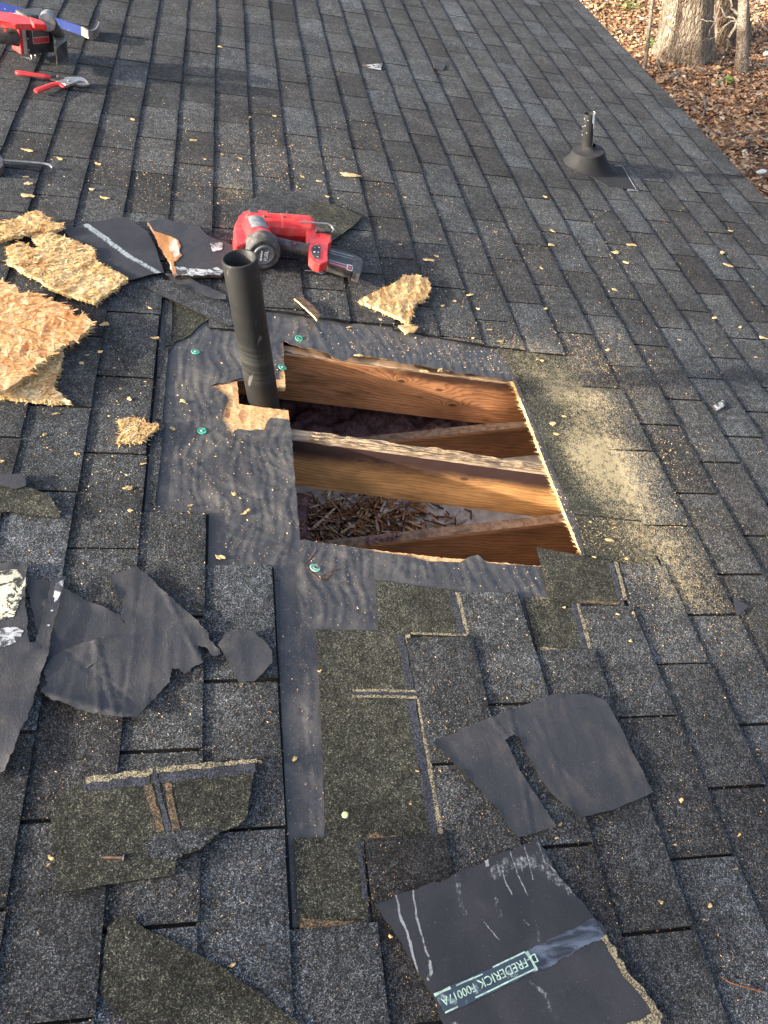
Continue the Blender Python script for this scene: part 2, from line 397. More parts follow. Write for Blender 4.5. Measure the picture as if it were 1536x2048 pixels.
for c in range(UMIN,UMAX):
    off=OFF.get(c,(c*.47)%1.0)
    k=VMIN
    while k<VMAX:
        v0=k+off; k+=1
        cxm=(c+.5)*SU; cym=-(v0+.5)*SV
        trim=False
        if CUTL[0].x<cxm<CUTL[-1].x and -2.75<cym<-2.0:
            yl=yline(cxm)
            if yl>-(v0)*SV-.01 and cym<yl and inside((cxm,cym),STRIP): continue
            if -(v0+1)*SV<yl+.02 and -(v0)*SV>yl: trim=True
        elif inside((cxm,cym),STRIP): continue
        near=(-15<c)
        gap=rnd.choice([.0030,.0036,.0036,.0044,.0020]); lift=rnd.uniform(-.0003,.0016)*(1 if rnd.random()<.8 else 2.0)
        u0=c*SU-.004; u1=(c+1)*SU+rnd.uniform(-.0016,.0016)
        sk=rnd.uniform(-.0016,.0016)
        y1=-v0*SV-gap; y0=-(v0+1)*SV+gap
        base=rnd.gauss(1.05,.135)
        b=rnd.random()
        if b<.16: tc=(base*1.14,base*1.19,base*1.23,1)
        elif b<.3: tc=(base*.86,base*.82,base*.80,1)
        else: tc=(base,base*1.0,base*.985,1)
        SS=(0,.25,.5,.72,.88,.95,1.0) if near else (0,.5,1.0)
        nu,nv=(6,5) if near else (2,1)
        G=[]
        for i in range(nu+1):
            s=SS[i]; row=[]
            for j in range(nv+1):
                t=j/nv
                x=u0+(u1-u0+sk*(t-.5)*2)*s; yb=max(y0,yline(x)) if trim else y0; y=yb+(y1-yb)*t
                wv=noise.noise(Vector((x*9,y*9,c*3.1)))*.0011
                z=-.0052+(.0060+lift)*(min(s,.93)/.93)**.8+wv*s-(.0012*((s-.88)/.12)**1.5 if s>.88 else 0)
                if s==1:  x+=noise.noise(Vector((y*40,c*7.7,0)))*.0012
                row.append(bm.verts.new((x,y,z)))
            G.append(row)
        fs=[]
        for i in range(nu):
            for j in range(nv):
                f=bm.faces.new((G[i][j],G[i+1][j],G[i+1][j+1],G[i][j+1])); f.smooth=True; fs.append(f)
        # butt edge and both slot edges
        zb=-.0088
        def skirt(vs):
            bs=[bm.verts.new((v.co.x,v.co.y,zb)) for v in vs]
            for a,b2,c2,d in zip(vs,vs[1:],bs[1:],bs):
                f=bm.faces.new((a,d,c2,b2)); fs.append(f); f.material_index=1
        skirt(list(reversed(G[-1]))[::-1]); skirt([G[i][0] for i in range(nu+1)][::-1][::-1]); skirt([G[i][-1] for i in range(nu+1)][::-1])
        for f in fs:
            for l in f.loops: l[Lt]=tc
        # the shingle lying below, seen in the slots
        q=[bm.verts.new(p) for p in ((u0-.004,(max(y0,yline(u0)) if trim else y0)-gap,-.0086),((c+1)*SU+.006,(max(y0,yline(u1)) if trim else y0)-gap,-.0086),((c+1)*SU+.006,y1+gap,-.0086),(u0-.004,y1+gap,-.0086))]
        f=bm.faces.new(q); f.material_index=1
        for l in f.loops: l[Lt]=(.5,.5,.5,1)
bm.normal_update()
M_BUTT=plain('asphalt_cut_edge',(.013,.013,.013),.95,var=.3,bump=.5,bd=.001,spec=.1)
part(bm,'roof_shingles',[M_SH,M_BUTT],house)
# sheathing panel with the cut opening
X0,X1,Y0,Y1=UMIN*SU,UMAX*SU-.01,-VMAX*SV,-VMIN*SV
HOLE=pl([(566,676),(600,688),(650,697),(690,703),(770,712),(850,724),(930,739),(1022,754),(1050,820),(1090,925),(1130,1025),(1165,1108),(1075,1132),(870,1114),(735,1098),(598,1080),(588,960),(580,855),(577,821),(478,808),(474,757),(500,752),(540,772),(571,777),(568,735)],-.012)
HR=[]
hr=random.Random(5)
for i,p in enumerate(HOLE):
    q=HOLE[(i+1)%len(HOLE)]; n=max(1,int((q-p).length/.008)); HR.append(p)
    amp=.0028 if 7<=i<=11 else (.0022 if 12<=i<=15 else .0012)
    nn=Vector((-(q-p).y,(q-p).x)); nn.normalize()
    for j in range(1,n): HR.append(p.lerp(q,j/n)+nn*hr.uniform(-amp,amp))
bm=sheet([(X0,Y0),(X1,Y0),(X1,Y1),(X0,Y1)],0,-.012,.012,holes=[HR])
tint(bm,lambda f:(1,1,1,1))
part(bm,'roof_sheathing',[M_OSB,M_CUT],house)
# torn fibres along the right cut
bm=bmesh.new(); rr=random.Random(11)
for i in range(len(HR)):
    p=HR[i]; 
    if not(p.x>-.06 and -3.19<p.y<-2.44): continue
    for k in range(7):
        a=Vector((p.x+rr.uniform(-.001,.006),p.y+rr.uniform(-.005,.005),-.012-rr.random()*.011))
        d=Vector((-rr.uniform(.003,.014)*(1 if rr.random()<.8 else 1.8),rr.uniform(-.008,.008),rr.uniform(-.003,.004)))
        ww=rr.uniform(.0007,.0022)
        v=[bm.verts.new(a+Vector((0,ww,0))),bm.verts.new(a-Vector((0,ww,0))),bm.verts.new(a+d+Vector((0,0,.0006))),bm.verts.new(a+Vector((0,0,ww*1.2)))]
        bm.faces.new((v[0],v[1],v[2])); bm.faces.new((v[1],v[3],v[2])); bm.faces.new((v[3],v[0],v[2]))
tint(bm,lambda f:(1.1,1.1,1.05,1))
part(bm,'splintered_edge',M_CUT,house)
# underlayment felt
UH=rough(pl([(562,674),(600,687),(770,712),(1022,752),(1050,820),(1090,925),(1130,1025),(1165,1112),(1075,1136),(862,1126),(735,1100),(596,1082),(588,960),(582,862),(577,842),(540,838),(528,862),(478,860),(466,882),(460,868),(440,838),(447,815),(452,790),(425,772),(455,764),(558,755),(556,742),(563,700)],-.0112),.0005,.02,9)
bm=sheet(pl([(275,560),(480,575),(1320,640),(1420,1100),(1320,1420),(1000,1500),(950,1900),(570,1930),(540,1240),(265,1130)],-.0112),0,-.0112,.0005,holes=[UH])
part(bm,'roofing_felt',M_FELT,house)
FL_PATHS=[(330,610),(345,598),(460,600),(540,590),(768,630),(965,668),(1000,672),(1024,700),(1037,757)]
FELT=[(335,690),(338,600),(470,600),(540,590),(768,630),(975,668),(1000,690),(1040,757),(1024,762),(980,755),(940,748),(915,746),(900,741),(870,738),(840,731),(800,727),(775,719),(735,712),(715,708),(700,716),(685,722),(668,716),(655,707),(640,702),(600,694),(578,688),(566,680),(563,690),(566,732),(556,742),(558,757),(535,760),(480,757),(455,766),(432,768),(423,772),(430,778),(452,790),(456,800),(447,815),(442,838),(455,860),(462,866),(462,880),(468,862),(478,858),(500,862),(512,858),(528,860),(535,842),(542,835),(560,838),(577,840),(582,860),(590,960),(600,1080),(735,1100),(800,1110),(862,1124),(920,1125),(940,1113),(955,1110),(975,1126),(1020,1130),(1072,1133),(1085,1133),(1100,1205),(1060,1210),(930,1190),(770,1172),(764,1275),(640,1275),(650,1690),(575,1690),(560,1500),(560,1160),(410,1140),(410,1030),(280,1020),(300,850)]
OLI=[pl([(750,1160),(918,1182),(938,1275),(818,1269),(890,1690),(655,1680),(632,1258),(757,1262)],-.006),pl([(1048,1195),(1135,1195),(1190,1312),(1075,1303)],-.006),pl([(1073,1095),(1222,1122),(1250,1212),(1158,1207),(1098,1200)],-.006),pl([(588,1676),(728,1678),(738,1860),(598,1856)],-.006),pl([(990,690),(1135,708),(1200,820),(1300,1043),(1148,1027),(1034,757)],-.006),pl([(344,598),(428,632),(400,650),(378,672),(350,685),(338,705),(330,690)],-.006),pl([(316,600),(345,600),(325,842),(310,1008),(297,1006)],-.006)]
def wfade(x,y):
    if not inside((x,y),STRIP): return 0
    f=min(1,max(0,bdist((x,y),STRIP)-.004)/.03)
    for q in OLI:
        if inside((x,y),q): return 0
        f=min(f,max(0,bdist((x,y),q)-.004)/.02)
    return f
def wr(x,y):
    a=noise.noise(Vector((x*42+noise.noise(Vector((x*6,y*6,2)))*2.2,y*4.2,0)))
    r=(1-abs(a))**9*.0042
    b=noise.noise(Vector((x*7,y*24+x*12,4)))
    r+=(1-abs(b))**9*.0026*max(0,min(1,noise.noise(Vector((x*3,y*3,9)))*3+.3))
    return r
def feltz(x,y):
    base=-.0098
    f=1.0
    return base+wfade(x,y)*(wr(x,y)*.58+abs(noise.noise(Vector((x*4,y*4,7))))*.0014)
fp=rough(pl(FELT,-.0098),.0012,.012,seed=21)
bm=sheet(fp,.0065,feltz,.0012)
part(bm,'roofing_felt',[M_FELT,M_ROT],house)
# wood bared beside the pipe keeps the panel colour: that is the sheathing itself.
# exposed head laps of the lower courses (olive, unweathered)
def slab(pts,h,name,mat,res=.03,th=.0025,amp=.0008,rg=.0008,seed=1,extra=None):
    P=rough(pl(pts,h),rg,.02,seed)
    z=lambda x,y:h+amp*noise.noise(Vector((x*11,y*11,seed)))
    b=sheet(P,res,z,th,seed=seed); tint(b,lambda f:(1,1,1,1))
    return part(b,name,[mat,M_BUTT],house)
slab([(750,1160),(918,1182),(938,1275),(818,1269),(890,1690),(655,1680),(632,1258),(757,1262)],-.0062,'headlap_shingle',M_SHO,seed=2)
slab([(1048,1195),(1135,1195),(1190,1312),(1075,1303)],-.0060,'headlap_shingle',M_SHO,seed=3)
slab([(1073,1095),(1150,1108),(1222,1122),(1250,1212),(1158,1207),(1098,1200),(1084,1135)],-.0040,'headlap_shingle',M_SHO,seed=4)
slab([(588,1676),(728,1678),(738,1860),(598,1856)],-.0060,'headlap_shingle',M_SHO,seed=5)
slab([(990,690),(1135,708),(1200,820),(1300,1043),(1148,1027),(1130,990),(1080,870),(1034,757)],-.0068,'headlap_shingle',M_SHO,seed=6)
slab([(1150,1031),(1240,1040),(1305,1046),(1345,1136),(1222,1126),(1170,1110)],-.0085,'headlap_shingle',M_SHO,seed=7)
slab([(344,598),(428,632),(400,650),(378,672),(350,685),(338,705),(330,690)],-.0066,'headlap_shingle',M_SHO,seed=8,rg=.002)
# narrow leftover strip of the course beside the felt
def strip_slab(pts,h,seed): slab(pts,h,'cut_shingle_strip',M_SHC,seed=seed,rg=.0006)
strip_slab([(330,600),(345,600),(343,690),(330,690)],-.0042,31)
strip_slab([(316,695),(337,695),(325,840),(312,838)],-.0040,32)
strip_slab([(312,842),(330,842),(310,1008),(297,1006)],-.0042,33)
# tar and sand lines along the old laps
def gline(name,a,b,lo,hi):
    m=NM(name,rough=.9,spec=.2); v=m.vor(520); cr=m.sep(v.outputs['Color'])
    f=m.smooth(m.math('ADD',cr[0],m.math('MULTIPLY',m.math('SUBTRACT',m.noise(45,4,.7),.5),1.6)),lo,hi)
    return m.out(m.mix(f,a,b),None,m.bump(v.outputs['Distance'],.9,.0016))
M_SEAL=gline('sealant_strip',(.020,.021,.025),(.070,.074,.088),.35,.8)
M_SAND=gline('tan_sand_line',(.05,.048,.036),(.34,.28,.17),.25,.75)
M_RUST=gline('rusty_tan_stain',(.045,.040,.030),(.26,.16,.08),.42,.95)
def ln(pts,wd,h,name,mat,seed=1,wob=.25):
    part(strokes(pl(pts,h),wd,h,wob=wob,seed=seed,th=.0006),name,mat,house)
ln([(903,1185),(926,1268)],.016,-.0056,'sealant_strip',M_SEAL,1); ln([(915,1184),(938,1268)],.012,-.0050,'sand_line',M_SAND,2)
ln([(822,1266),(935,1270)],.006,-.0046,'sand_line',M_SAND,3)
ln([(800,1270),(822,1380)],.016,-.0056,'sealant_strip',M_SEAL,4); ln([(815,1268),(838,1385)],.010,-.0052,'sand_line',M_SAND,5)
ln([(822,1402),(872,1678)],.019,-.0054,'sealant_strip',M_SEAL,6); ln([(838,1398),(884,1676)],.010,-.0050,'sand_line',M_SAND,7)
ln([(705,1380),(835,1382)],.006,-.0056,'sand_line',M_SAND,8); ln([(705,1392),(838,1394)],.006,-.0056,'sand_line',M_SAND,9); ln([(708,1386),(838,1388)],.006,-.0050,'sealant_strip',M_SEAL,10)
ln([(735,1675),(880,1682)],.012,-.0050,'rust_line',M_RUST,11,.6)
ln([(1222,1126),(1244,1205)],.014,-.0033,'sealant_strip',M_SEAL,12); ln([(1232,1124),(1252,1200)],.010,-.0028,'sand_line',M_SAND,13)
ln([(1155,1201),(1240,1206)],.008,-.0030,'rust_line',M_RUST,14,.5)
ln([(1146,1205),(1172,1303)],.014,-.0050,'sealant_strip',M_SEAL,15); ln([(1156,1204),(1182,1303)],.009,-.0046,'sand_line',M_SAND,16)
ln([(1080,1297),(1170,1304)],.008,-.0050,'sand_line',M_SAND,17,.5)
ln([(716,1682),(732,1800)],.008,-.0050,'sealant_strip',M_SEAL,18); ln([(600,1845),(730,1850)],.014,-.0050,'rust_line',M_RUST,19,.5)
# rafters
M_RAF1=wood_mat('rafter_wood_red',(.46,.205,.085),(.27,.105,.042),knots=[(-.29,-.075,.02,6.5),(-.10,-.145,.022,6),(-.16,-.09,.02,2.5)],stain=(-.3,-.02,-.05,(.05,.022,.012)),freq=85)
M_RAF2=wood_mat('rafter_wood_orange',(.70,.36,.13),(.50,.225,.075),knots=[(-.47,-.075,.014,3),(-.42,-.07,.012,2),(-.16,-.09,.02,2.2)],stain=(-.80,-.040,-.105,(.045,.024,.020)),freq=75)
M_JOI=wood_mat('joist_wood',(.48,.23,.09),(.30,.125,.048),knots=[(-.25,-.25,.02,3)],stain=(-.45,-.2,-.33,(.06,.03,.02)),freq=80,stains=.5)
M_TOPW=NM('pale_split_wood',rough=.85,spec=.15); _a=M_TOPW.noise(20,5,.65,co=M_TOPW.map(M_TOPW.co,(.22,9,5)),dist=.0); _b=M_TOPW.noise(6,4,.7,co=M_TOPW.map(M_TOPW.co,(1,3,1)))
_c=M_TOPW.ramp(_a,[(.30,(.06,.04,.026)),(.42,(.22,.15,.09)),(.55,(.36,.27,.18)),(.75,(.48,.39,.28))]); _c=M_TOPW.mix(M_TOPW.smooth(_b,.5,.68,0,.75),_c,(.10,.075,.055))
M_TOPW=M_TOPW.out(_c,None,M_TOPW.bump(_a,.7,.003))
def rafter(pa,pb,mat,depth=.182,wd=.038,seed=1,x0=-2.6,x1=1.9,ytilt=True):
    a=px(*pa,h=-.024); b=px(*pb,h=-.024); k=(b.y-a.y)/(b.x-a.x) if ytilt else 0
    k=max(-.12,min(.12,k)); bm=bmesh.new(); n=260; rows=[]
    for i in range(n+1):
        x=x0+(x1-x0)*i/n; yf=a.y+k*(x-a.x)
        vis=-.75<x<.15
        j=(lambda s,am:noise.noise(Vector((x*22,s,seed)))*am) if vis else (lambda s,am:0)
        zt=-.0245
        row=[(yf,zt-depth),(yf+j(1,.001),zt-.05),(yf+j(2,.0015),zt-.007-abs(j(5,.004))),(yf+.003+abs(j(7,.003)),zt-.002-abs(j(3,.003))),(yf+.014,zt-.0015-abs(j(9,.003))),(yf+.026,zt-.001-abs(j(13,.003))),(yf+wd,zt-abs(j(17,.003))),(yf+wd,zt-depth)]
        rows.append([bm.verts.new((x,y,z)) for y,z in row])
    for r0,r1 in zip(rows,rows[1:]):
        m=len(r0)
        for i in range(m):
            f=bm.faces.new((r0[i],r1[i],r1[(i+1)%m],r0[(i+1)%m]))
            if i in(2,3,4,5): f.material_index=1
    bm.faces.new(rows[0]); bm.faces.new(rows[-1][::-1]); bmesh.ops.recalc_face_normals(bm,faces=bm.faces)
    return bm
M_TOPD=M_ROTTOP=wood_mat('weathered_rafter_top',(.34,.22,.13),(.06,.035,.02),freq=160)
part(rafter((570,705),(1020,765),M_RAF1,seed=1),'rafter',[M_RAF1,M_TOPD],house,label='upper reddish brown rafter with two knots')
part(rafter((600,878),(1085,945),M_RAF2,seed=2),'rafter',[M_RAF2,M_TOPW],house,label='middle orange rafter with a split pale top edge')
b3=rafter((600,878),(1085,945),M_RAF2,seed=3); bmesh.ops.translate(b3,vec=(0,-.43,0),verts=b3.verts)
part(b3,'rafter',[M_RAF2,M_TOPW],house)
# long splinters lying on the middle rafter's top
bm=bmesh.new(); rr=random.Random(8)
a=px(600,878,-.024); b=px(1085,945,-.024); kk=(b.y-a.y)/(b.x-a.x)
for i in range(110):
    x=rr.uniform(-.68,.05); y=a.y+kk*(x-a.x)+rr.uniform(.000,.034); L=rr.uniform(.015,.11); z=-.0245+rr.uniform(0,.0055)
    tube(bm,[(x,y,z),(x+L*.5,y+kk*L*.5+rr.uniform(-.002,.002),z+rr.uniform(.0005,.003)),(x+L,y+kk*L+rr.uniform(-.003,.003),z-.001)],[rr.uniform(.0006,.0016),rr.uniform(.001,.0028),.0003],5)
M_SPL=plain('splinter_wood',(.36,.26,.155),.8,var=.5,sc=40,bump=.6,bd=.002)
part(bm,'split_top_fibres',M_SPL,house)
# ceiling joists and ceiling (level)
UPV=Vector((-.23005,0,.97318)); HX=Vector((.97318,0,.23005))
def lvl(x,zd=0): return -.319+.2364*(x+.447)-zd   # height of the joist tops at roof x
def joist(yf,name,x0=-2.6,x1=.62,label=None,depth=.14):
    bm=bmesh.new(); n=120; rows=[]
    for i in range(n+1):
        x=x0+(x1-x0)*i/n; z=lvl(x); j=noise.noise(Vector((x*14,yf,3)))
        row=[(yf,z-depth),(yf,z-.008),(yf+.004,z-abs(j)*.004),(yf+.02,z+j*.001),(yf+.038,z),(yf+.038,z-depth)]
        rows.append([bm.verts.new((x,y,zz)) for y,zz in row])
    for r0,r1 in zip(rows,rows[1:]):
        for i in range(6):
            f=bm.faces.new((r0[i],r1[i],r1[(i+1)%6],r0[(i+1)%6]))
            if i in(2,3): f.material_index=1
    bm.faces.new(rows[0]); bm.faces.new(rows[-1][::-1]); bmesh.ops.recalc_face_normals(bm,faces=bm.faces)
    part(bm,name,[M_JOI,M_TOPJ],house,label=label)
M_TOPJ=plain('dusty_joist_top',(.25,.165,.11),.9,var=.45,sc=50,bump=.7,bd=.003)
joist(-2.925,'ceiling_joist',label='lower ceiling joist with a dusty pale top',depth=.235)
joist(-2.49,'ceiling_joist'); joist(-3.33,'ceiling_joist'); joist(-2.05,'ceiling_joist')
M_DRY=plain('drywall_back',(.50,.44,.38),.95,var=.25,sc=25,bump=.4,bd=.002)
bm=bmesh.new()
v=[bm.verts.new((x,y,lvl(x,.141))) for x,y in((-3.2,-2.90),(1.15,-2.90),(1.15,2.0),(-3.2,2.0))]; bm.faces.new(v)
v=[bm.verts.new((x,y,lvl(x,.24))) for x,y in((-3.2,-4.6),(1.15,-4.6),(1.15,-2.905),(-3.2,-2.905))]; bm.faces.new(v)
v2=[bm.verts.new((x,y,lvl(x,.254))) for x,y in((-3.2,-4.6),(1.15,-4.6),(1.15,2.0),(-3.2,2.0))]; bm.faces.new(v2[::-1])
part(bm,'ceiling_board',M_DRY,house)
# house walls, fascia and far slope (never in view, close the attic)
M_WALL=plain('wall_paint',(.55,.52,.46),.8,var=.1)
def rbox(name,x0,x1,y0,y1,z0,z1,mat):
    "box level in world axes"
    bm=bmesh.new(); box(bm,x0,x1,y0,y1,z0,z1); bmesh.ops.transform(bm,matrix=MR.inverted(),verts=bm.verts); part(bm,name,mat,house)
GZ=-3.0
XR=(MR@Vector((X0,0,0))).x; ZR=(MR@Vector((X0,0,0))).z; XE=(MR@Vector((X1,0,0))).x; ZE=(MR@Vector((X1,0,0))).z
rbox('wall',XE-.42,XE-.27,Y0+.3,Y1-.3,GZ,ZE-.10,M_WALL)
rbox('wall',2*XR-XE+.27,2*XR-XE+.42,Y0+.3,Y1-.3,GZ,ZE-.10,M_WALL)
rbox('wall',2*XR-XE+.43,XE-.43,Y0+.3,Y0+.45,GZ,ZE-.1,M_WALL); rbox('wall',2*XR-XE+.43,XE-.43,Y1-.45,Y1-.3,GZ,ZE-.1,M_WALL)
for yy in (Y0+.3,Y1-.45):
    bm=bmesh.new(); pts=[(XE-.43,ZE-.099),(XR,ZR-.16),(2*XR-XE+.43,ZE-.099)]
    f0=[bm.verts.new((x,yy,z)) for x,z in pts]; f1=[bm.verts.new((x,yy+.15,z)) for x,z in pts]
    bm.faces.new(f0); bm.faces.new(f1[::-1])
    for i in range(3): bm.faces.new((f0[i],f1[i],f1[(i+1)%3],f0[(i+1)%3]))
    bmesh.ops.transform(bm,matrix=MR.inverted(),verts=bm.verts); part(bm,'gable',M_WALL,house)
M_FAS=plain('fascia_paint',(.5,.48,.44),.6,var=.1)
bm=bmesh.new(); box(bm,X1+.0005,X1+.02,Y0,Y1,-.14,-.013); part(bm,'fascia',M_FAS,house)
M_DRIP=plain('drip_edge',(.03,.03,.032),.5,metal=.3,var=.15)
bm=bmesh.new(); box(bm,X1-.06,X1+.028,Y0,Y1,-.0118,-.0095); box(bm,X1+.0205,X1+.028,Y0,Y1,-.05,-.0119); part(bm,'drip_edge',M_DRIP,house)
bm=bmesh.new()
a=MR@Vector((X0,0,-.004))
v=[bm.verts.new(p) for p in ((a.x,Y0,a.z),(a.x,Y1,a.z),(2*XR-XE,Y1,ZE),(2*XR-XE,Y0,ZE))]; bm.faces.new(v)
v=[bm.verts.new(p) for p in ((a.x,Y0,a.z-.03),(a.x,Y1,a.z-.03),(2*XR-XE,Y1,ZE-.03),(2*XR-XE,Y0,ZE-.03))]; bm.faces.new(v[::-1])
bmesh.ops.transform(bm,matrix=MR.inverted(),verts=bm.verts); tint(bm,lambda f:(1,1,1,1)); part(bm,'far_roof_slope',M_SH,house)
# ================================================================= ATTIC FILL
M_INS=NM('pink_insulation',rough=.95,spec=.1); 
_n=M_INS.noise(40,5,.7); M_INS=M_INS.out(M_INS.mix(M_INS.smooth(_n,.3,.7),(.14,.07,.065),(.42,.24,.22)),None,M_INS.bump(_n,.8,.006))
def fluff(x0,x1,y0,y1,h,seed,name,label,res=.011,dens=None):
    bm=bmesh.new(); nx=int((x1-x0)/res); ny=int((y1-y0)/res); g={}
    for i in range(nx+1):
        for j in range(ny+1):
            x=x0+i*res; y=y0+j*res
            t=noise.fractal(Vector((x*9,y*9,seed)),.8,2.2,5); k=h*(.65+.5*t)+noise.noise(Vector((x*60,y*60,seed)))*.007
            e=min(i,nx-i,j,ny-j)/3
            z=lvl(x,.139)+max(.002,k*min(1,e)) 
            g[i,j]=bm.verts.new((x+noise.noise(Vector((x*50,y*50,1)))*.006,y+noise.noise(Vector((x*50,y*50,5)))*.006,z))
    for i in range(nx):
        for j in range(ny): bm.faces.new((g[i,j],g[i+1,j],g[i+1,j+1],g[i,j+1])).smooth=True
    return bm
bm=fluff(-2.2,.12,-2.44,-2.06,.10,2,'insulation','')
bm=join(bm,fluff(.02,.9,-2.44,-2.06,.02,8,'',''))
bm=join(bm,fluff(-2.2,.9,-2.0,-1.2,.12,5,'','',res=.03))
top(bm,'insulation',M_INS,'pink fibreglass insulation between the joists of the upper bay','insulation',kind='stuff')
bm=fluff(-1.2,-.52,-2.86,-2.55,.05,3,'','')
rr=random.Random(4)
top(bm,'insulation',M_INS,'pink insulation tuft at the left of the lower bay','insulation',kind='stuff')
# tufts on joist
bm=bmesh.new()
for (a_,b_,s) in ((745,1085,.016),(770,1082,.02),(790,1078,.018),(722,1092,.014),(760,1095,.012),(735,1100,.01)):
    c=inY(a_,b_,-2.915)
    for k in range(9):
        q=c+Vector((rr.uniform(-s,s),rr.uniform(-.004,.014),rr.uniform(-.2,.6)*s))
        bmesh.ops.create_icosphere(bm,subdivisions=2,radius=rr.uniform(.003,.008),matrix=Matrix.Translation(q))
for v in bm.verts: v.co+=noise.noise_vector(v.co*160)*.0035
top(bm,'insulation_tuft',M_INS,'small pink insulation tuft caught on the lower joist','insulation')
# rotten debris on the ceiling of the lower bay
M_DEB=NM('rotten_strands',rough=.85,spec=.2); 
_c=M_DEB.mix(1.0,M_DEB.attr('tint'),M_DEB.smooth(M_DEB.noise(90,3,.6),.3,.7,.6,1.3),'MULTIPLY'); M_DEB=M_DEB.out(_c,None,M_DEB.bump(M_DEB.noise(200,2,.5),.5,.002))
bm=bmesh.new(); Ld=bm.loops.layers.float_color.new('tint'); rr=random.Random(31)
DC=[(.24,.09,.04),(.40,.17,.07),(.34,.14,.06),(.36,.19,.08),(.52,.33,.16),(.022,.018,.016),(.25,.13,.06),(.62,.46,.27),(.10,.05,.026),(.42,.26,.13),(.50,.36,.30)]
for i in range(900):
    x=rr.gauss(-.40,.14); y=rr.gauss(-2.73,.07)
    if not(-.75<x<-.02 and -2.88<y<-2.54): continue
    d=math.exp(-((x+.42)/.2)**2)
    z=lvl(x,.139)+rr.uniform(.002,.05)*d+.003
    L=rr.uniform(.015,.07)*(1 if rr.random()<.8 else 1.6); ww=rr.uniform(.0012,.006); an=rr.uniform(0,math.pi); dv=Vector((math.cos(an),math.sin(an),rr.uniform(-.35,.35)))
    nn=dv.cross(Vector((rr.uniform(-.5,.5),rr.uniform(-.5,.5),1))).normalized()*ww; up=Vector((0,0,rr.uniform(.0008,.003)))
    c=Vector((x,y,z)); p=[c-dv*L/2-nn,c-dv*L/2+nn,c+dv*L/2+nn*.5,c+dv*L/2-nn*.5]
    lo=[bm.verts.new(q) for q in p]; hi=[bm.verts.new(q+up) for q in p]
    col=rr.choice(DC); k=rr.uniform(.7,1.3); col=(col[0]*k,col[1]*k,col[2]*k,1)
    fs=[bm.faces.new(hi),bm.faces.new(lo[::-1])]+[bm.faces.new((lo[a],lo[(a+1)%4],hi[(a+1)%4],hi[a])) for a in range(4)]
    for f in fs:
        for l in f.loops: l[Ld]=col
# flatter dark crumbs
for i in range(1500):
    x=rr.gauss(-.36,.2); y=rr.uniform(-2.88,-2.55)
    if not(-.75<x<.15): continue
    z=lvl(x,.139)+.001; r_=rr.uniform(.001,.004); col=rr.choice(DC); k=rr.uniform(.6,1.2)
    p=[bm.verts.new((x+math.cos(t+i)*r_*rr.uniform(.6,1.8),y+math.sin(t+i)*r_,z+rr.uniform(.0,.004))) for t in (0,2.1,4.2)]
    f=bm.faces.new(p)
    for l in f.loops: l[Ld]=(col[0]*k,col[1]*k,col[2]*k,1)
bmesh.ops.recalc_face_normals(bm,faces=bm.faces)
top(bm,'rotten_wood_debris',M_DEB,'dark rotten wood strands and bark heaped on the ceiling board','debris',kind='stuff')
# ================================================================= VENT PIPES
UPr=Vector((-.23003,.00055,.97318)).normalized()
M_PVC=NM('black_abs_plastic',rough=.5,spec=.3)
_x,_y,_z=M_PVC.sep(M_PVC.co)
_zz=M_PVC.math('ADD',_z,M_PVC.math('MULTIPLY',M_PVC.noise(12,3,.6),.02))
_b=M_PVC.noise(2.2,5,.75,co=M_PVC.map(M_PVC.co,(.25,.25,26)))
_band=M_PVC.math('MULTIPLY',M_PVC.smooth(_zz,.075,.10),M_PVC.smooth(_zz,.225,.17))
_c=M_PVC.mix(M_PVC.math('MULTIPLY',_band,M_PVC.smooth(_b,.42,.62)),(.0135,.0138,.0132),(.045,.044,.039))
_s=M_PVC.noise(40,2,.5,co=M_PVC.map(M_PVC.co,(1,1,.15)),dist=1.5)
_c=M_PVC.mix(M_PVC.smooth(_s,.68,.71,0,.35),_c,(.22,.21,.19))
M_PVC=M_PVC.out(_c,M_PVC.smooth(_b,.3,.7,.42,.62))
def vpipe(base,L,r,down,name,mat,label,wall=.006):
    root=empty(name,base,label,'vent pipe')
    bm=bmesh.new(); ax=UPr; n=48
    b=base-ax*down; t=base+ax*L
    o=[ring(b,ax,r,n),ring(base,ax,r,n),ring(base+ax*L*.5,ax,r,n),ring(t-ax*.0025,ax,r,n),ring(t-ax*.0006,ax,r-.0008,n),ring(t,ax,r-.0022,n),ring(t,ax,r-wall+.0012,n),ring(t-ax*.001,ax,r-wall,n),ring(b,ax,r-wall,n)]
    loft(bm,o,False,False)
    return root,bm
pb=px(526,795,-.012)
root,bm=vpipe(pb,.437,.0435,.9,'vent_pipe',M_PVC,'tall black open vent pipe standing in the notch of the roof hole')
part(bm,'pipe',M_PVC,root,pb)
# second pipe, a little out of plumb, with rubber boot flashing
p2=px(1171,333,0.0)
M_PV2=plain('weathered_black_pipe',(.0065,.0062,.006),.8,var=.3,sc=30)
M_BOOT=plain('rubber_boot',(.0105,.0105,.011),.85,var=.15,sc=20,bump=.2,bd=.001)
M_WHT=plain('white_primer_drips',(.75,.75,.72),.5,var=.1)
root=empty('vent_pipe',p2,'short black vent pipe in a rubber boot near the right eave','vent pipe')
ax=(Vector((-.15,.13,.90))).normalized()
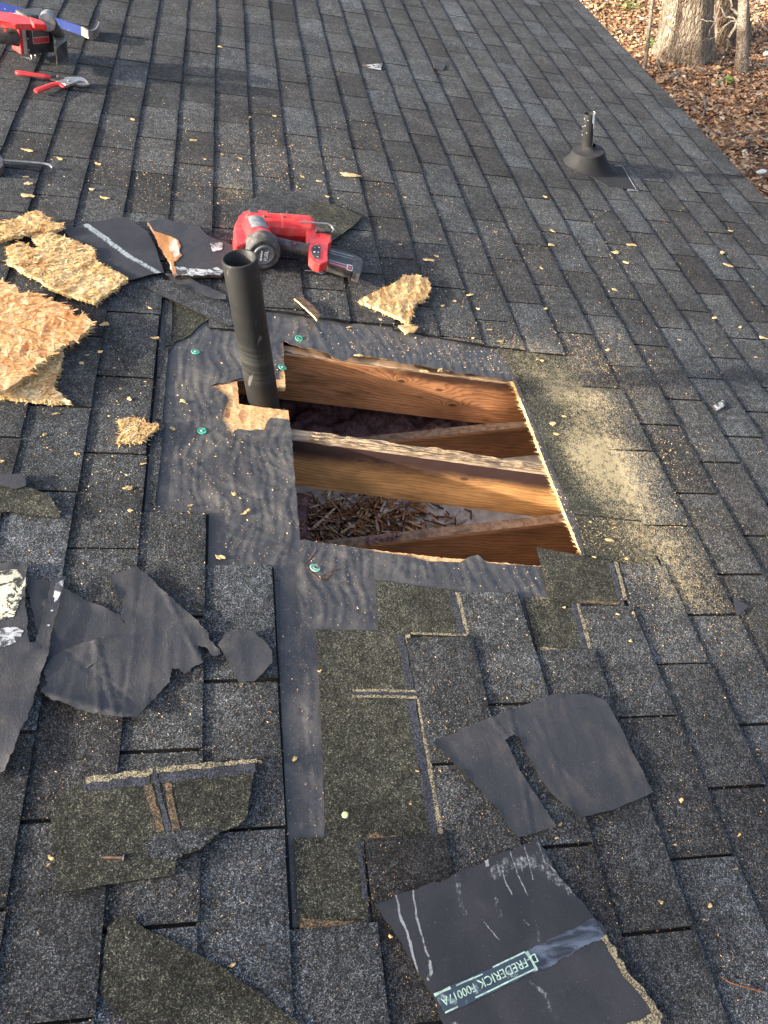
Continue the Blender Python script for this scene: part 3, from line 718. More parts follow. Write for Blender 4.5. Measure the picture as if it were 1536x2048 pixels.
# solve the tilt so that the pipe's image runs straight up as in the photograph
best=None
for ia in range(-20,21):
    for ib in range(-12,13):
        a_=Vector((ia*.02,ib*.02,1)).normalized(); q=p2+a_*.245
        cc=RC@(q-CAMP); X_=CX+FL*cc.x/cc.z; Y_=CY+FL*cc.y/cc.z
        e=(X_-1177)**2+((Y_-222)*.35)**2+((a_-UPr).length*30)**2
        if best is None or e<best[0]: best=(e,a_)
ax=best[1]
bm=bmesh.new(); t=p2+ax*.25; r=.0260; n=32
loft(bm,[ring(p2-ax*.3,ax,r,n),ring(t-ax*.002,ax,r,n),ring(t,ax,r-.002,n),ring(t,ax,r-.0045,n),ring(t-ax*.2,ax,r-.005,n)],False,False)
part(bm,'pipe',M_PV2,root,p2,smooth=False)
rr=random.Random(2)
def onpipe(ang,h,dr=.0):
    base=ring(p2+ax*h,ax,r+dr,64); return base[int(ang)%64]
rgt=max(range(64),key=lambda i:(RC@(ring(p2+ax*.2,ax,r,64)[i]-CAMP)).x)
for (a0,a1,h0,h1) in ((-11,6,.215,.2515),(-8,5,.185,.213),(-4,3,.165,.183),(-4,5,.105,.140)):
    bm=bmesh.new(); g=[]
    for i in range(a0,a1+1):
        w_=rr.uniform(-.006,.006)
        g.append([bm.verts.new(onpipe(rgt+i,h0+w_,.0002)),bm.verts.new(onpipe(rgt+i,h0+w_,.0018)),bm.verts.new(onpipe(rgt+i,h1,.0018)),bm.verts.new(onpipe(rgt+i,h1,.0002))])
    for x_,y_ in zip(g,g[1:]):
        for i in range(3): bm.faces.new((x_[i],x_[i+1],y_[i+1],y_[i]))
    bmesh.ops.recalc_face_normals(bm,faces=bm.faces); part(bm,'primer_drip',M_WHT,root,p2)
for k in range(22):
    bm=bmesh.new(); c=onpipe(rr.randint(0,63),rr.uniform(.03,.24),.0003); bmesh.ops.create_icosphere(bm,subdivisions=1,radius=rr.uniform(.001,.0024),matrix=Matrix.Translation(c)); part(bm,'primer_spot',M_WHT,root,p2)
bm=bmesh.new(); n=48
def skirt_r(c,rx_,ry_,dx=0.0): return [Vector((c.x+dx+math.cos(2*math.pi*i/n)*rx_,c.y+math.sin(2*math.pi*i/n)*ry_,c.z)) for i in range(n)]
c0=p2.copy()
R_s=[]
def rg(h,rad,tiltmix,ex=0.0):
    out=[]
    for i in range(n):
        a_=2*math.pi*i/n; x_=math.cos(a_)*rad; y_=math.sin(a_)*rad
        if x_>0: x_*=1+ex
        # plane of the ring: level near the top, roof plane at the bottom
        z_=h + x_*.236*tiltmix
        out.append(Vector((p2.x-.005+x_-UPr.x*0+ -.23*h*.6,p2.y+y_,z_)))
    return out
loft(bm,[rg(.001,.112,0,.62),rg(.010,.102,.05,.50),rg(.034,.090,.3,.28),rg(.056,.080,.7,.10),rg(.070,.0765,.95,.02),rg(.076,.0765,1,0),rg(.079,.073,1,0),rg(.0775,.068,1,0),rg(.084,.054,1,0),rg(.088,.032,1,0),rg(.096,.0295,1,0),rg(.104,.0275,1,0)],False,False)
for f in bm.faces: f.smooth=True
part(bm,'boot_cone',M_BOOT,root,p2)
fl=pl([(1128,328),(1215,300),(1243,332),(1273,380),(1240,372),(1150,352)],.001)
fl=[Vector((p2.x-.10,p2.y+.105)),Vector((p2.x+.02,p2.y+.11)),px(1243,332,.001).xy,px(1274,381,.001).xy,px(1215,372,.001).xy,Vector((p2.x-.02,p2.y-.10)),Vector((p2.x-.10,p2.y-.07))]
bm=sheet(fl,.02,lambda x,y:.0022+.001*noise.noise(Vector((x*20,y*20,2))),.0035)
part(bm,'flashing_flange',[M_BOOT,M_BOOT],root,p2)
M_BEAD=plain('grey_sealant',(.14,.14,.145),.6,var=.5,sc=200)
bm=strokes([px(1238,331).xy,px(1246,336).xy,px(1258,357).xy,px(1272,380).xy],.0026,.0042,wob=.5,seed=3,th=.003)
bm=join(bm,strokes([px(1256,381).xy,px(1276,383).xy],.010,.005,wob=.5,seed=5,th=.004)); bm=join(bm,strokes([px(1230,333).xy,px(1243,333).xy],.006,.0045,wob=.4,seed=6,th=.003))
part(bm,'sealant_bead',M_BEAD,root,p2)
#PART2
# ================================================================= LOOSE SCRAPS
def rest(x,y):
    "height of the shingle surface at roof x,y"
    s=x/SU; return -.0052+.0062*(s-math.floor(s))**.8
def marked(name,base_fn,pts,h,marks,colour=(.30,.30,.29)):
    "base felt or asphalt with scraped lines and patches worn into it; marks in photo plan pixels"
    q=pl(pts,h); cx=sum(v.x for v in q)/len(q); cy=sum(v.y for v in q)/len(q); loc=Vector((cx,cy,h-.003))
    m=NM(name,rough=.75,spec=.25); co=m.map(m.co,(1,1,0)); acc=None
    wob=m.n('TexNoise'); m.link(m.co,wob.inputs['Vector']); wob.inputs['Scale'].default_value=60
    sc_=m.n('VectorMath',operation='SCALE'); m.link(m.vmath('SUBTRACT',wob.outputs['Color'],(.5,.5,.5)),sc_.inputs[0]); sc_.inputs['Scale'].default_value=.006
    co2=m.vmath('MULTIPLY',m.vmath('ADD',co,sc_.outputs[0]),(1,1,0))
    br=m.noise(170,4,.75); fine=m.noise(90,5,.8,co=m.map(m.co,(1,.25,1),rot=(0,0,.8)),dist=.7)
    for P_,w_,k in marks:
        Q=pl(P_,h)
        for A,B in zip(Q,Q[1:]):
            c=m.capsule((A.x-cx,A.y-cy),(B.x-cx,B.y-cy),w_,co2); c=m.math('MULTIPLY',c,k)
            acc=c if acc is None else m.math('MAXIMUM',acc,c)
    thr=m.math('ADD',m.math('MULTIPLY',br,.5),m.math('MULTIPLY',fine,.5))
    f=m.math('MULTIPLY',m.smooth(m.math('ADD',thr,m.math('MULTIPLY',acc,.27)),.62,.80),m.smooth(acc,0,.25))
    n2=m.noise(9,4,.6); n3=m.noise(420,2,.5); d=m.noise(30,5,.7)
    b=m.mix(m.smooth(n2,.4,.7,0,.6),(.027,.028,.032),(.045,.045,.047)); b=m.mix(m.smooth(n3,.70,.75),b,(.16,.15,.13)); b=m.mix(m.smooth(d,.58,.75,0,.35),b,(.075,.072,.068))
    return m.out(m.mix(f,b,colour),None,m.bump(m.math('ADD',n3,d),.5,.0015)),loc
def scrap(pts,name,mats,label,cat,h=.004,th=.0013,res=.012,rg=.0026,loc=None,curl=None,seed=1,wrk=.0,group=None):
    P=rough(pl(pts,h),rg,.012,seed)
    xs=[p.x for p in P]; ys=[p.y for p in P]; cx=sum(xs)/len(xs); cy=sum(ys)/len(ys)
    felt=(cat=='felt scrap' and (max(xs)-min(xs))>.12); qr=random.Random(seed*3); CR=[]
    for k in range(5):
        an=qr.gauss(.35,.35); CR.append((math.cos(an),math.sin(an),qr.uniform(-.12,.12),qr.choice([.0022,.003,-.0018])))
    def z(x,y):
        a=h+abs(noise.noise(Vector((x*7,y*7,seed))))*.004+ wrk*(1-abs(noise.noise(Vector((x*24+seed,(y+x)*5,seed)))))**5
        if curl: a+=curl(x,y)
        if felt:
            e=bdist((x,y),P); 
            if e<.02: a+=max(0,noise.noise(Vector((x*16,y*16,seed+3))))*.009*(1-e/.02)**1.5
            for (lx,ly,ln_,am) in CR: 
                d_=(x-cx)*lx+(y-cy)*ly-ln_; a+=am*math.exp(-(d_/.0035)**2)*(.5+noise.noise(Vector((x*12,y*12,seed))))
        return a
    bm=sheet(P,res,z,th,seed=seed); tint(bm,lambda f:(1,1,1,1))
    return top(bm,name,mats,label,cat,group,loc=loc)
def edgecurl(ax,ay,bx,by,w_,amt):
    "lift within w_ of the pixel line a-b"
    a=px(ax,ay).xy; b=px(bx,by).xy; d=(b-a).normalized()
    def f(x,y):
        q=Vector((x,y))-a; dist=abs(q.x*d.y-q.y*d.x)
        return amt*max(0,1-dist/w_)**2
    return f
FM=[M_FELT2,M_BUTT]
scrap([(50,1150),(115,1168),(170,1200),(240,1230),(262,1268),(245,1300),(190,1330),(110,1370),(92,1390),(78,1378),(85,1310),(60,1200)],'felt_scrap',FM,'flat black felt scrap lying under the big torn felt piece at the left','felt scrap',h=.002,seed=41,group='torn felt scraps')
scrap([(215,1152),(272,1134),(305,1158),(307,1163),(370,1220),(415,1265),(440,1310),(428,1314),(410,1295),(398,1292),(395,1300),(407,1325),(368,1350),(358,1338),(343,1337),(340,1365),(308,1400),(275,1440),(235,1437),(180,1428),(130,1412),(82,1388),(95,1372),(88,1340),(105,1312),(150,1292),(185,1284),(250,1268),(243,1235),(245,1205),(228,1180)],'felt_scrap',FM,'largest torn black felt piece, creased, with two bites out of its lower right edge','felt scrap',h=.0075,seed=42,wrk=.0012,res=.006,rg=.0038,group='torn felt scraps',curl=edgecurl(90,1395,275,1445,.06,.010))
scC=scrap([(0,1130),(55,1127),(50,1210),(55,1270),(60,1287),(70,1286),(77,1262),(105,1160),(132,1153),(120,1200),(105,1260),(90,1330),(60,1420),(10,1545),(-60,1570),(-60,1130)],'felt_scrap',FM,'notched black felt scrap with a cream paint patch at the left edge','felt scrap',h=.011,seed=43,wrk=.0015,rg=.0032,group='torn felt scraps')
M_CREAM=NM('cracked_cream_paint',rough=.7,spec=.3)
_v=M_CREAM.vor(60,co=M_CREAM.map(M_CREAM.co,(1,.6,1)),feature='DISTANCE_TO_EDGE'); _n=M_CREAM.noise(30,4,.7,dist=2)
M_CREAM=M_CREAM.out(M_CREAM.mix(M_CREAM.smooth(_n,.46,.52),(.05,.05,.045),(.62,.58,.40)),None,M_CREAM.bump(_n,.6,.003))
def patch(parent,pts,h,mat,name='paint_patch',rg=.003,seed=5,th=.0006,res=.02,lab=None,zf=None):
    P=rough(pl(pts,h),rg,.01,seed); bm=sheet(P,res,zf or h,th,sidemat=0,seed=seed); tint(bm,lambda f:(1,1,1,1))
    L=(MR.inverted()@parent.matrix_world).translation
    return part(bm,name,mat,parent,L,label=lab)
def over(h,seed,wrk):
    return lambda x,y:h+.0008+abs(noise.noise(Vector((x*7,y*7,seed))))*.004+ wrk*(1-abs(noise.noise(Vector((x*24+seed,(y+x)*5,seed)))))**5
patch(scC,[(-20,1150),(10,1142),(50,1140),(48,1180),(38,1210),(30,1232),(-20,1250)],.011,M_CREAM,zf=over(.011,43,.0015),res=.009)
M_GREYP=NM('scuffed_white',rough=.8); M_GREYP=M_GREYP.out(M_GREYP.mix(M_GREYP.smooth(M_GREYP.noise(25,5,.75,dist=1),.44,.56),(.045,.046,.05),(.42,.43,.42)))
patch(scC,[(-20,1262),(30,1255),(48,1262),(35,1285),(-20,1300)],.011,M_GREYP,'scuff_mark',zf=over(.011,43,.0015),res=.009)
patch(scC,[(112,1168),(128,1162),(115,1205),(98,1255),(86,1252)],.011,M_GREYP,'scuff_mark',zf=over(.011,43,.0015),res=.009,seed=8)
scrap([(435,1290),(450,1270),(470,1263),(505,1264),(530,1284),(543,1300),(545,1325),(510,1362),(478,1366),(458,1330)],'felt_scrap',FM,'small rounded black felt scrap just right of the largest torn piece','felt scrap',h=.009,seed=44,wrk=.002,group='torn felt scraps',curl=edgecurl(450,1268,505,1262,.05,.008))
scrap([(862,1488),(930,1455),(1000,1428),(1080,1398),(1120,1388),(1165,1388),(1210,1400),(1225,1425),(1250,1470),(1270,1520),(1305,1585),(1240,1615),(1158,1637),(1140,1618),(1105,1590),(1075,1550),(1055,1510),(1038,1475),(1028,1470),(1010,1480),(1025,1510),(1040,1545),(1075,1595),(1110,1655),(1035,1677),(995,1620),(940,1560),(880,1500)],'felt_scrap',FM,'black felt sheet with a long open slit at the right of the olive shingles','felt scrap',h=.006,seed=45,wrk=.0006,res=.007,rg=.0016,group='torn felt scraps',curl=edgecurl(862,1488,870,1500,.04,.006))
PG=[(750,1810),(820,1782),(900,1755),(915,1745),(1075,1677),(1095,1712),(1110,1740),(1150,1790),(1205,1850),(1220,1885),(1265,1960),(1327,2045),(1300,2062),(1230,2100),(910,2120),(870,2000),(810,1900)]
MG=[([(792,1790),(800,1830),(815,1870),(828,1920),(838,1958)],.0035,1),([(825,1780),(832,1830),(842,1870),(856,1915)],.0028,.9),([(858,1925),(862,1945),(856,1958)],.005,.8),([(1048,1692),(1055,1720),(1066,1758)],.0022,.9),([(1075,1685),(1090,1725),(1112,1745)],.0024,.9),([(1020,1705),(1035,1750),(1055,1790)],.0022,.9),([(1003,1735),(1012,1770),(1022,1788)],.0022,.9),([(968,1845),(985,1865),(998,1880)],.0022,.8),([(1048,1840),(1058,1850)],.003,.7),([(970,1712),(975,1730)],.006,.9),([(992,1745),(1020,1730),(1060,1722),(1088,1730)],.022,.62),([(1100,1752),(1130,1770),(1148,1786)],.018,.6),([(1075,1700),(1090,1720)],.012,.6),([(915,1755),(920,1800),(930,1830)],.008,.45),([(990,1800),(1000,1830)],.010,.5),([(845,1840),(900,1850),(930,1845)],.006,.35),([(1075,1860),(1082,1885)],.008,.5),([(1060,1965),(1090,1990),(1100,2020)],.006,.5),([(900,2050),(960,2070)],.010,.5)]
M_G,LOCG=marked('shingle_back_scratched',None,PG,.008,MG)
shG=scrap(PG,'shingle_scrap',[M_G,M_BUTT],'large shingle lying face down with a printed release tape strip near the bottom','shingle scrap',h=.008,th=.0035,seed=46,res=.014,group='loose shingle pieces',loc=LOCG)
zG=lambda x,y:.008+.0007+abs(noise.noise(Vector((x*7,y*7,46))))*.004
M_SLICK=NM('asphalt_tar_stripe',rough=.35,spec=.5); _n=M_SLICK.noise(30,5,.7,co=M_SLICK.map(M_SLICK.co,(.4,1.4,1),rot=(0,0,.5)),dist=1)
M_SLICK=M_SLICK.out(M_SLICK.mix(M_SLICK.smooth(_n,.4,.6),(.022,.024,.03),(.10,.12,.15)),None,M_SLICK.bump(_n,.5,.002))
M_TAPE=NM('release_tape',rough=.4,spec=.5); _n=M_TAPE.noise(18,5,.75,dist=1.2)
M_TAPE=M_TAPE.out(M_TAPE.mix(M_TAPE.smooth(_n,.56,.66,0,.75),(.035,.05,.065),(.32,.38,.36)))
M_TXT=plain('pale_green_print',(.36,.50,.40),.6,var=.35,sc=120)
patch(shG,[(1050,1905),(1188,1835),(1212,1872),(1078,1942)],.0085,M_SLICK,'tar_stripe',rg=.002,zf=lambda x,y:zG(x,y)+.0002,res=.014)
patch(shG,[(868,1990),(1052,1902),(1076,1941),(890,2028)],.0085,M_TAPE,'release_tape',rg=.0012,zf=lambda x,y:zG(x,y)+.0006,res=.014)
def bandon(parent,pts,wd,zf,mat,name,wob=.3,seed=1,h=.0085,th=.0005,lab=None):
    bm=strokes(pl(pts,h),wd,zf,wob=wob,seed=seed,th=th); L=(MR.inverted()@parent.matrix_world).translation
    return part(bm,name,mat,parent,L,label=lab)
zT=lambda x,y:zG(x,y)+.0009
zS=lambda x,y:zG(x,y)+.0002
bandon(shG,[(868,1991),(900,1976)],.004,zT,M_TXT,'printed_line',seed=2); bandon(shG,[(985,1935),(1050,1904)],.0025,zT,M_TXT,'printed_line',.1,3)
bandon(shG,[(890,2026),(915,2014)],.003,zT,M_TXT,'printed_line',seed=4); bandon(shG,[(950,1996),(1070,1938)],.0022,zT,M_TXT,'printed_line',.1,5); bandon(shG,[(1052,1904),(1074,1940)],.005,zT,M_TXT,'printed_line',.5,6)
bandon(shG,[(912,1972),(965,1948)],.0025,zT,M_TXT,'printed_line',.4,7)
def text(body,size,pos,xdir,nrm,mat,parent,ploc,ext=.0003,name='lettering',align='CENTER'):
    cu=bpy.data.curves.new('t','FONT'); cu.body=body; cu.size=size; cu.extrude=ext; cu.align_x=align; cu.align_y='CENTER'
    ob=bpy.data.objects.new('t',cu); COL.objects.link(ob)
    dg=bpy.context.evaluated_depsgraph_get(); dg.update(); me=bpy.data.meshes.new_from_object(ob.evaluated_get(dg))
    bpy.data.objects.remove(ob); bpy.data.curves.remove(cu)
    x=xdir.normalized(); z=(nrm-x*nrm.dot(x)).normalized(); y=z.cross(x)
    M=Matrix((( x.x,y.x,z.x,pos.x-ploc[0]),(x.y,y.y,z.y,pos.y-ploc[1]),(x.z,y.z,z.z,pos.z-ploc[2]),(0,0,0,1)))
    me.transform(M); me.name=name; me.materials.clear(); me.materials.append(mat)
    o=bpy.data.objects.new(name,me); COL.objects.link(o); o.parent=parent; return o
LG=(MR.inverted()@shG.matrix_world).translation
a=px(1058,1922,.01); b=px(895,2000,.01); dd=(b-a).normalized()
ta=px(1016,1941,.01); ta.z=zG(ta.x,ta.y)+.0016
text('D-FREDERICK',.0195,ta,dd,Vector((0,0,1)),M_TXT,shG,LG)
ta=px(917,1989,.01); ta.z=zG(ta.x,ta.y)+.0016
text('F00017A',.0175,ta,dd,Vector((0,0,1)),M_TXT,shG,LG)
M_SCR=NM('pale_scratches',rough=.8); M_SCR=M_SCR.out(M_SCR.mix(M_SCR.smooth(M_SCR.noise(130,4,.75,co=M_SCR.map(M_SCR.co,(1,.35,1),rot=(0,0,.7)),dist=.6),.48,.62),(.03,.031,.034),(.36,.36,.35)))
bandon(shG,[(1208,1872),(1240,1930),(1300,2010),(1322,2040)],.012,zT,M_SAND,'sandy_edge',.6,40); bandon(shG,[(1318,2040),(1270,2055),(1200,2085)],.016,zT,M_SAND,'sandy_edge',.6,41)
shH=scrap([(97,1605),(165,1560),(190,1555),(515,1522),(505,1560),(495,1630),(480,1650),(440,1665),(400,1700),(352,1712),(350,1750),(123,1785)],'shingle_scrap',[M_SHL,M_BUTT],'olive shingle piece with tan sealant line and a nail lying on it at lower left','shingle scrap',h=.012,th=.0045,seed=47,rg=.0012,group='loose shingle pieces')
zH=lambda x,y:.012+.0006+abs(noise.noise(Vector((x*7,y*7,47))))*.004
bandon(shH,[(172,1562),(305,1545)],.012,zH,M_SAND,'sand_line',.4,1,.01); bandon(shH,[(312,1542),(514,1523)],.010,zH,M_SAND,'sand_line',.4,2,.01)
bandon(shH,[(165,1575),(300,1562)],.016,zH,M_SEAL,'sealant_strip',.3,3,.01); bandon(shH,[(318,1558),(510,1538)],.018,zH,M_SEAL,'sealant_strip',.3,4,.01)
bandon(shH,[(295,1570),(322,1665)],.012,zH,M_RUST,'rust_line',.3,5,.01); bandon(shH,[(335,1568),(352,1660)],.012,zH,M_RUST,'rust_line',.3,6,.01); bandon(shH,[(307,1545),(338,1664)],.009,lambda x,y:zH(x,y)+.0005,M_SEAL,'sealant_strip',.2,7,.01)
patch(shH,[(285,1690),(320,1672),(380,1662),(442,1662),(420,1680),(400,1698),(372,1703),(352,1722),(300,1712)],.011,M_SHC,'torn_felt_layer',zf=lambda x,y:zH(x,y)+.0010,rg=.005)
scrap([(215,1855),(235,1840),(262,1828),(280,1850),(355,1885),(420,1920),(520,1985),(620,2060),(640,2120),(290,2120),(262,2062),(205,1990),(208,1900)],'shingle_scrap',[M_SHL,M_BUTT],'olive shingle piece with a rounded side at the bottom edge of the photo','shingle scrap',h=.003,th=.0035,seed=48,group='loose shingle pieces')
scrap([(-30,946),(50,950),(52,972),(95,990),(122,1025),(118,1038),(-30,1018)],'shingle_scrap',[M_SHL,M_BUTT],'torn olive shingle corner at the left edge below the big particle board','shingle scrap',h=.009,th=.0035,seed=49,group='loose shingle pieces')
scrap([(-30,946),(50,950),(52,972),(30,978),(-30,966)],'felt_scrap',FM,'dusty felt strip lying over the torn olive shingle corner at the left edge','felt scrap',h=.0135,seed=50,group='torn felt scraps')
scrap([(590,420),(640,400),(725,432),(700,458),(665,482),(600,490)],'shingle_scrap',[M_SHL,M_BUTT],'olive shingle corner sticking out right of the red nailer','shingle scrap',h=.010,th=.0035,seed=51,group='loose shingle pieces')
scrap([(482,415),(512,392),(545,372),(600,388),(640,402),(600,425),(600,480),(480,470)],'shingle_scrap',[M_SHC,M_BUTT],'charcoal shingle piece under the red nailer','shingle scrap',h=.005,th=.0035,seed=52,group='loose shingle pieces')
PLs=[(125,460),(175,447),(250,434),(295,462),(310,490),(328,545),(305,549),(255,562),(190,520)]
M_L,LOCL=marked('shingle_back_striped',None,PLs,.011,[([(172,450),(215,482),(262,515),(320,548)],.017,.95),([(176,449),(220,480)],.006,1),([(240,500),(315,545)],.007,1)],(.30,.34,.34))
shL=scrap(PLs,'shingle_scrap',[M_L,M_BUTT],'dark shingle lying face down with one pale scraped stripe left of the tall pipe','shingle scrap',h=.011,th=.0035,seed=53,rg=.001,group='loose shingle pieces',loc=LOCL)
scrap([(328,547),(360,548),(400,568),(452,590),(452,602),(425,598),(380,580),(345,563)],'felt_scrap',FM,'narrow dark felt strip running from the shingle to the tall pipe','felt scrap',h=.008,seed=54,group='torn felt scraps')
scrap([(288,574),(320,560),(350,562),(400,580),(455,605),(470,650),(458,652),(380,617)],'shingle_scrap',[M_SHC,M_BUTT],'cut triangular shingle tab left of the tall pipe','shingle scrap',h=.004,th=.0035,seed=55,rg=.0006,group='loose shingle pieces')
scrap([(1466,1196),(1497,1213),(1476,1232),(1470,1225)],'felt_scrap',FM,'small black felt triangle under a shingle corner near the right edge','felt scrap',h=.002,seed=56,rg=.0006,res=0,group='torn felt scraps')
for i,(P_,lab) in enumerate([([(865,122),(880,126),(892,130),(886,140),(868,136)],'small grey bark flake above the middle of the roof'),([(725,130),(765,127),(762,140),(740,136)],'pale grey bark sliver near the top of the roof'),([(1425,812),(1445,800),(1450,812),(1432,822)],'tiny grey bark flake at the right beside a shingle slot')]):
    scrap(P_,'bark_flake',[M_BACK if i==0 else M_GREYP,M_ROT],lab,'bark flake',h=.005,th=.003,res=.01,rg=.002,seed=60+i,group='bark flakes')
# ================================================================= PARTICLE BOARD CHUNKS
CC=[(1,1,1),(1.08,1.06,1.0),(.86,.74,.58),(.74,.50,.34),(1.1,1.1,1.04),(.94,.84,.70),(1,.95,.85),(.9,.66,.46)]
def chunk(pts,label,h=.012,th=.011,flakes=300,seed=1,amp=.0035,osb=False,rg=.004,fringe=1.0,name='particle_board_piece',flat=None,dark=None,tiltz=None,size=1.0):
    rr=random.Random(seed)
    P=rough(pl(pts,h),rg,.010,seed)
    tz=tiltz or (lambda x,y:0)
    dr=random.Random(seed).uniform(0,3.1); cd,sn=math.cos(dr),math.sin(dr)
    def z(x,y):
        u_=x*cd+y*sn; v_=-x*sn+y*cd
        return h+tz(x,y)+noise.noise(Vector((u_*14,v_*45,seed)))*amp*.9+noise.noise(Vector((u_*45,v_*190,seed)))*amp*.45
    bm=sheet(P,.006,z,th,seed=seed); L=bm.loops.layers.float_color.new('tint')
    for f in bm.faces:
        c=(1,1,1) if osb else rr.choice(CC[:2] if f.material_index else CC[:3]); k=rr.uniform(.96,1.02) if osb else rr.uniform(.88,1.06)
        for l in f.loops: l[L]=(c[0]*k,c[1]*k,c[2]*k,1)
    xs=[p.x for p in P]; ys=[p.y for p in P]; n=0; main=dr; flakes=int(flakes*(1.3 if not osb else .62))
    while n<flakes:
        x=rr.uniform(min(xs),max(xs)); y=rr.uniform(min(ys),max(ys))
        if not inside((x,y),P): continue
        n+=1; an=rr.gauss(main,.75 if not osb else 1.2); L_=rr.uniform(.010,.036)*size*(1.3 if osb else 1); w_=rr.uniform(.0005,.0030)*size*(1.7 if osb else 1)
        dv=Vector((math.cos(an),math.sin(an),rr.gauss(.0,.09 if not osb else .012))); side=Vector((-dv.y,dv.x,rr.uniform(-.15,.15)*(0.1 if osb else 1))).normalized()*w_
        c=Vector((x,y,z(x,y)+rr.uniform(.0003,.0022 if not osb else .0006)))
        m=Vector((0,0,rr.uniform(-.0006,.0008)*(0.2 if osb else 1)))
        v=[bm.verts.new(q) for q in (c-dv*L_/2-side*.5,c-dv*L_/2+side*.5,c+m+side,c+dv*L_/2+side*.3,c+dv*L_/2-side*.3,c+m-side)]
        f=[bm.faces.new((v[0],v[5],v[2],v[1])),bm.faces.new((v[5],v[4],v[3],v[2]))]
        cc=rr.choice(CC); k=rr.uniform(.7,1.15) if not osb else rr.uniform(.7,1.12)
        for q in f:
            for l in q.loops: l[L]=(cc[0]*k,cc[1]*k,cc[2]*k,1)
    ctr=Vector((sum(xs)/len(xs),sum(ys)/len(ys)))
    for i in range(len(P)):
        for k_ in range(3):
            if rr.random()>fringe*.45: continue
            q=P[i].lerp(P[(i+1)%len(P)],rr.random()); o=(q-ctr).normalized(); an=math.atan2(o.y,o.x)+rr.gauss(0,.7); L_=rr.uniform(.004,.016)*size; w_=rr.uniform(.0006,.002)
            dv=Vector((math.cos(an),math.sin(an),rr.uniform(-.4,.2))); side=Vector((-dv.y,dv.x,.3)).normalized()*w_
            c=Vector((q.x,q.y,z(q.x,q.y)-rr.random()*th))
            v=[bm.verts.new(t) for t in (c-side-dv*.003,c+side-dv*.003,c+dv*L_)]
            f=bm.faces.new(v); cc=rr.choice(CC[:3]); 
            for l in f.loops: l[L]=(cc[0],cc[1],cc[2],1)
    mm=M_OSB if osb else M_CHIP
    return top(bm,name,[mm,M_CUT],label,'wood chunk','broken particle board pieces')
q=lambda L:[(a/2,400+b/2) for a,b in L]
chunk(q([(-60,700),(60,690),(120,650),(200,590),(255,610),(240,660),(215,740),(250,785),(285,808),(150,800),(60,790),(-60,780)]),'frayed particle board piece jutting out under the largest board, green paint on its lower edge',h=.014,th=.012,flakes=260,seed=71)
big=chunk(q([(-70,310),(10,320),(35,345),(60,335),(75,375),(130,372),(180,395),(275,420),(300,468),(340,455),(372,492),(330,535),(250,582),(130,672),(60,735),(20,760),(-70,775)]),'largest reddish particle board chunk at the left edge with a straight cut side',h=.040,th=.013,flakes=700,seed=72,osb=True,amp=.0006,rg=.0025,fringe=.9,size=1.5)
chunk(q([(30,190),(60,175),(90,170),(130,195),(165,185),(125,150),(150,120),(185,110),(225,135),(290,160),(370,190),(385,240),(440,275),(512,312),(440,365),(382,410),(300,385),(200,350),(150,310),(100,290),(60,262),(30,250)]),'pale fibrous particle board sheet left of the tall pipe, second largest',h=.020,th=.011,flakes=900,seed=73,amp=.005)
chunk(q([(-50,100),(0,85),(60,75),(110,50),(150,45),(200,68),(200,85),(255,95),(240,112),(190,125),(150,120),(60,140),(-50,160)]),'darker weathered board chunk at the upper left above the pale fibrous sheet',h=.026,th=.014,flakes=380,seed=74,amp=.005)
chunk([(718,600),(745,588),(770,575),(790,565),(805,552),(830,550),(855,556),(862,578),(848,600),(828,608),(818,642),(790,632),(760,618)],'orange and cream particle board chunk right of the tall pipe, above the hole',h=.016,th=.012,flakes=520,seed=75,amp=.005)
chunk([(236,838),(258,840),(270,836),(290,845),(318,855),(300,868),(280,884),(262,882),(236,884),(242,862)],'small fan shaped yellow wood chunk left of the green cap',h=.012,th=.008,flakes=260,seed=76,amp=.004,size=.9)
chunk([(797,652),(812,647),(836,653),(830,662),(812,667)],'tiny yellow wood chunk just above the hole edge',h=.008,th=.005,flakes=60,seed=77,amp=.003,size=.6)
bk=scrap(q([(590,88),(640,72),(800,108),(830,145),(905,168),(935,185),(930,260),(880,300),(700,302),(690,280),(715,230),(690,200),(640,140),(618,128)]),'felted_board_piece',[M_BACK,M_ROT],'board piece topped with black felt, its left side broken orange, beside the tall pipe','wood chunk',h=.022,th=.012,seed=78,rg=.003,res=.01,group='broken particle board pieces')
zM=lambda x,y:.0225+abs(noise.noise(Vector((x*7,y*7,78))))*.004
M_OSBW=strand_mat('bared_strand_surface',(.55,.30,.12),(.40,.18,.07),(.60,.52,.42))
patch(bk,q([(618,126),(660,140),(712,160),(722,185),(716,205),(728,222),(712,242),(694,250),(708,300),(690,290),(660,225),(630,170)]),.023,M_OSBW,'bared_wood',zf=lambda x,y:zM(x,y)+.0012,rg=.003)
patch(bk,q([(690,268),(760,275),(830,280),(870,270),(895,285),(880,303),(700,304)]),.023,M_GREYP,'pale_scuff',zf=lambda x,y:zM(x,y)+.001,rg=.004)
patch(bk,q([(840,170),(890,172),(885,200),(850,205)]),.023,M_GREYP,'pale_scuff',zf=lambda x,y:zM(x,y)+.001,rg=.004)
scrap([(588,597),(606,594),(625,610),(640,628),(634,640),(612,618)],'wood_shard',[M_ROT,M_OSB],'grey brown wood shard with a dark face below the red nailer','wood shard',h=.012,th=.006,seed=79,rg=.002)
M_GRN=plain('green_edge_paint',(.03,.16,.07),.6,var=.3)
patch(big,[(2,788),(20,789),(120,797),(128,802),(60,800),(0,795)],.016,M_GRN,'green_paint',zf=lambda x,y:.017,rg=.001) if False else None
# felt torn at the hole: hanging flap and small tongues
M_GRYFELT=felt_mat('dusty_felt',(.075,.074,.078),(.16,.15,.14),.7,.9)
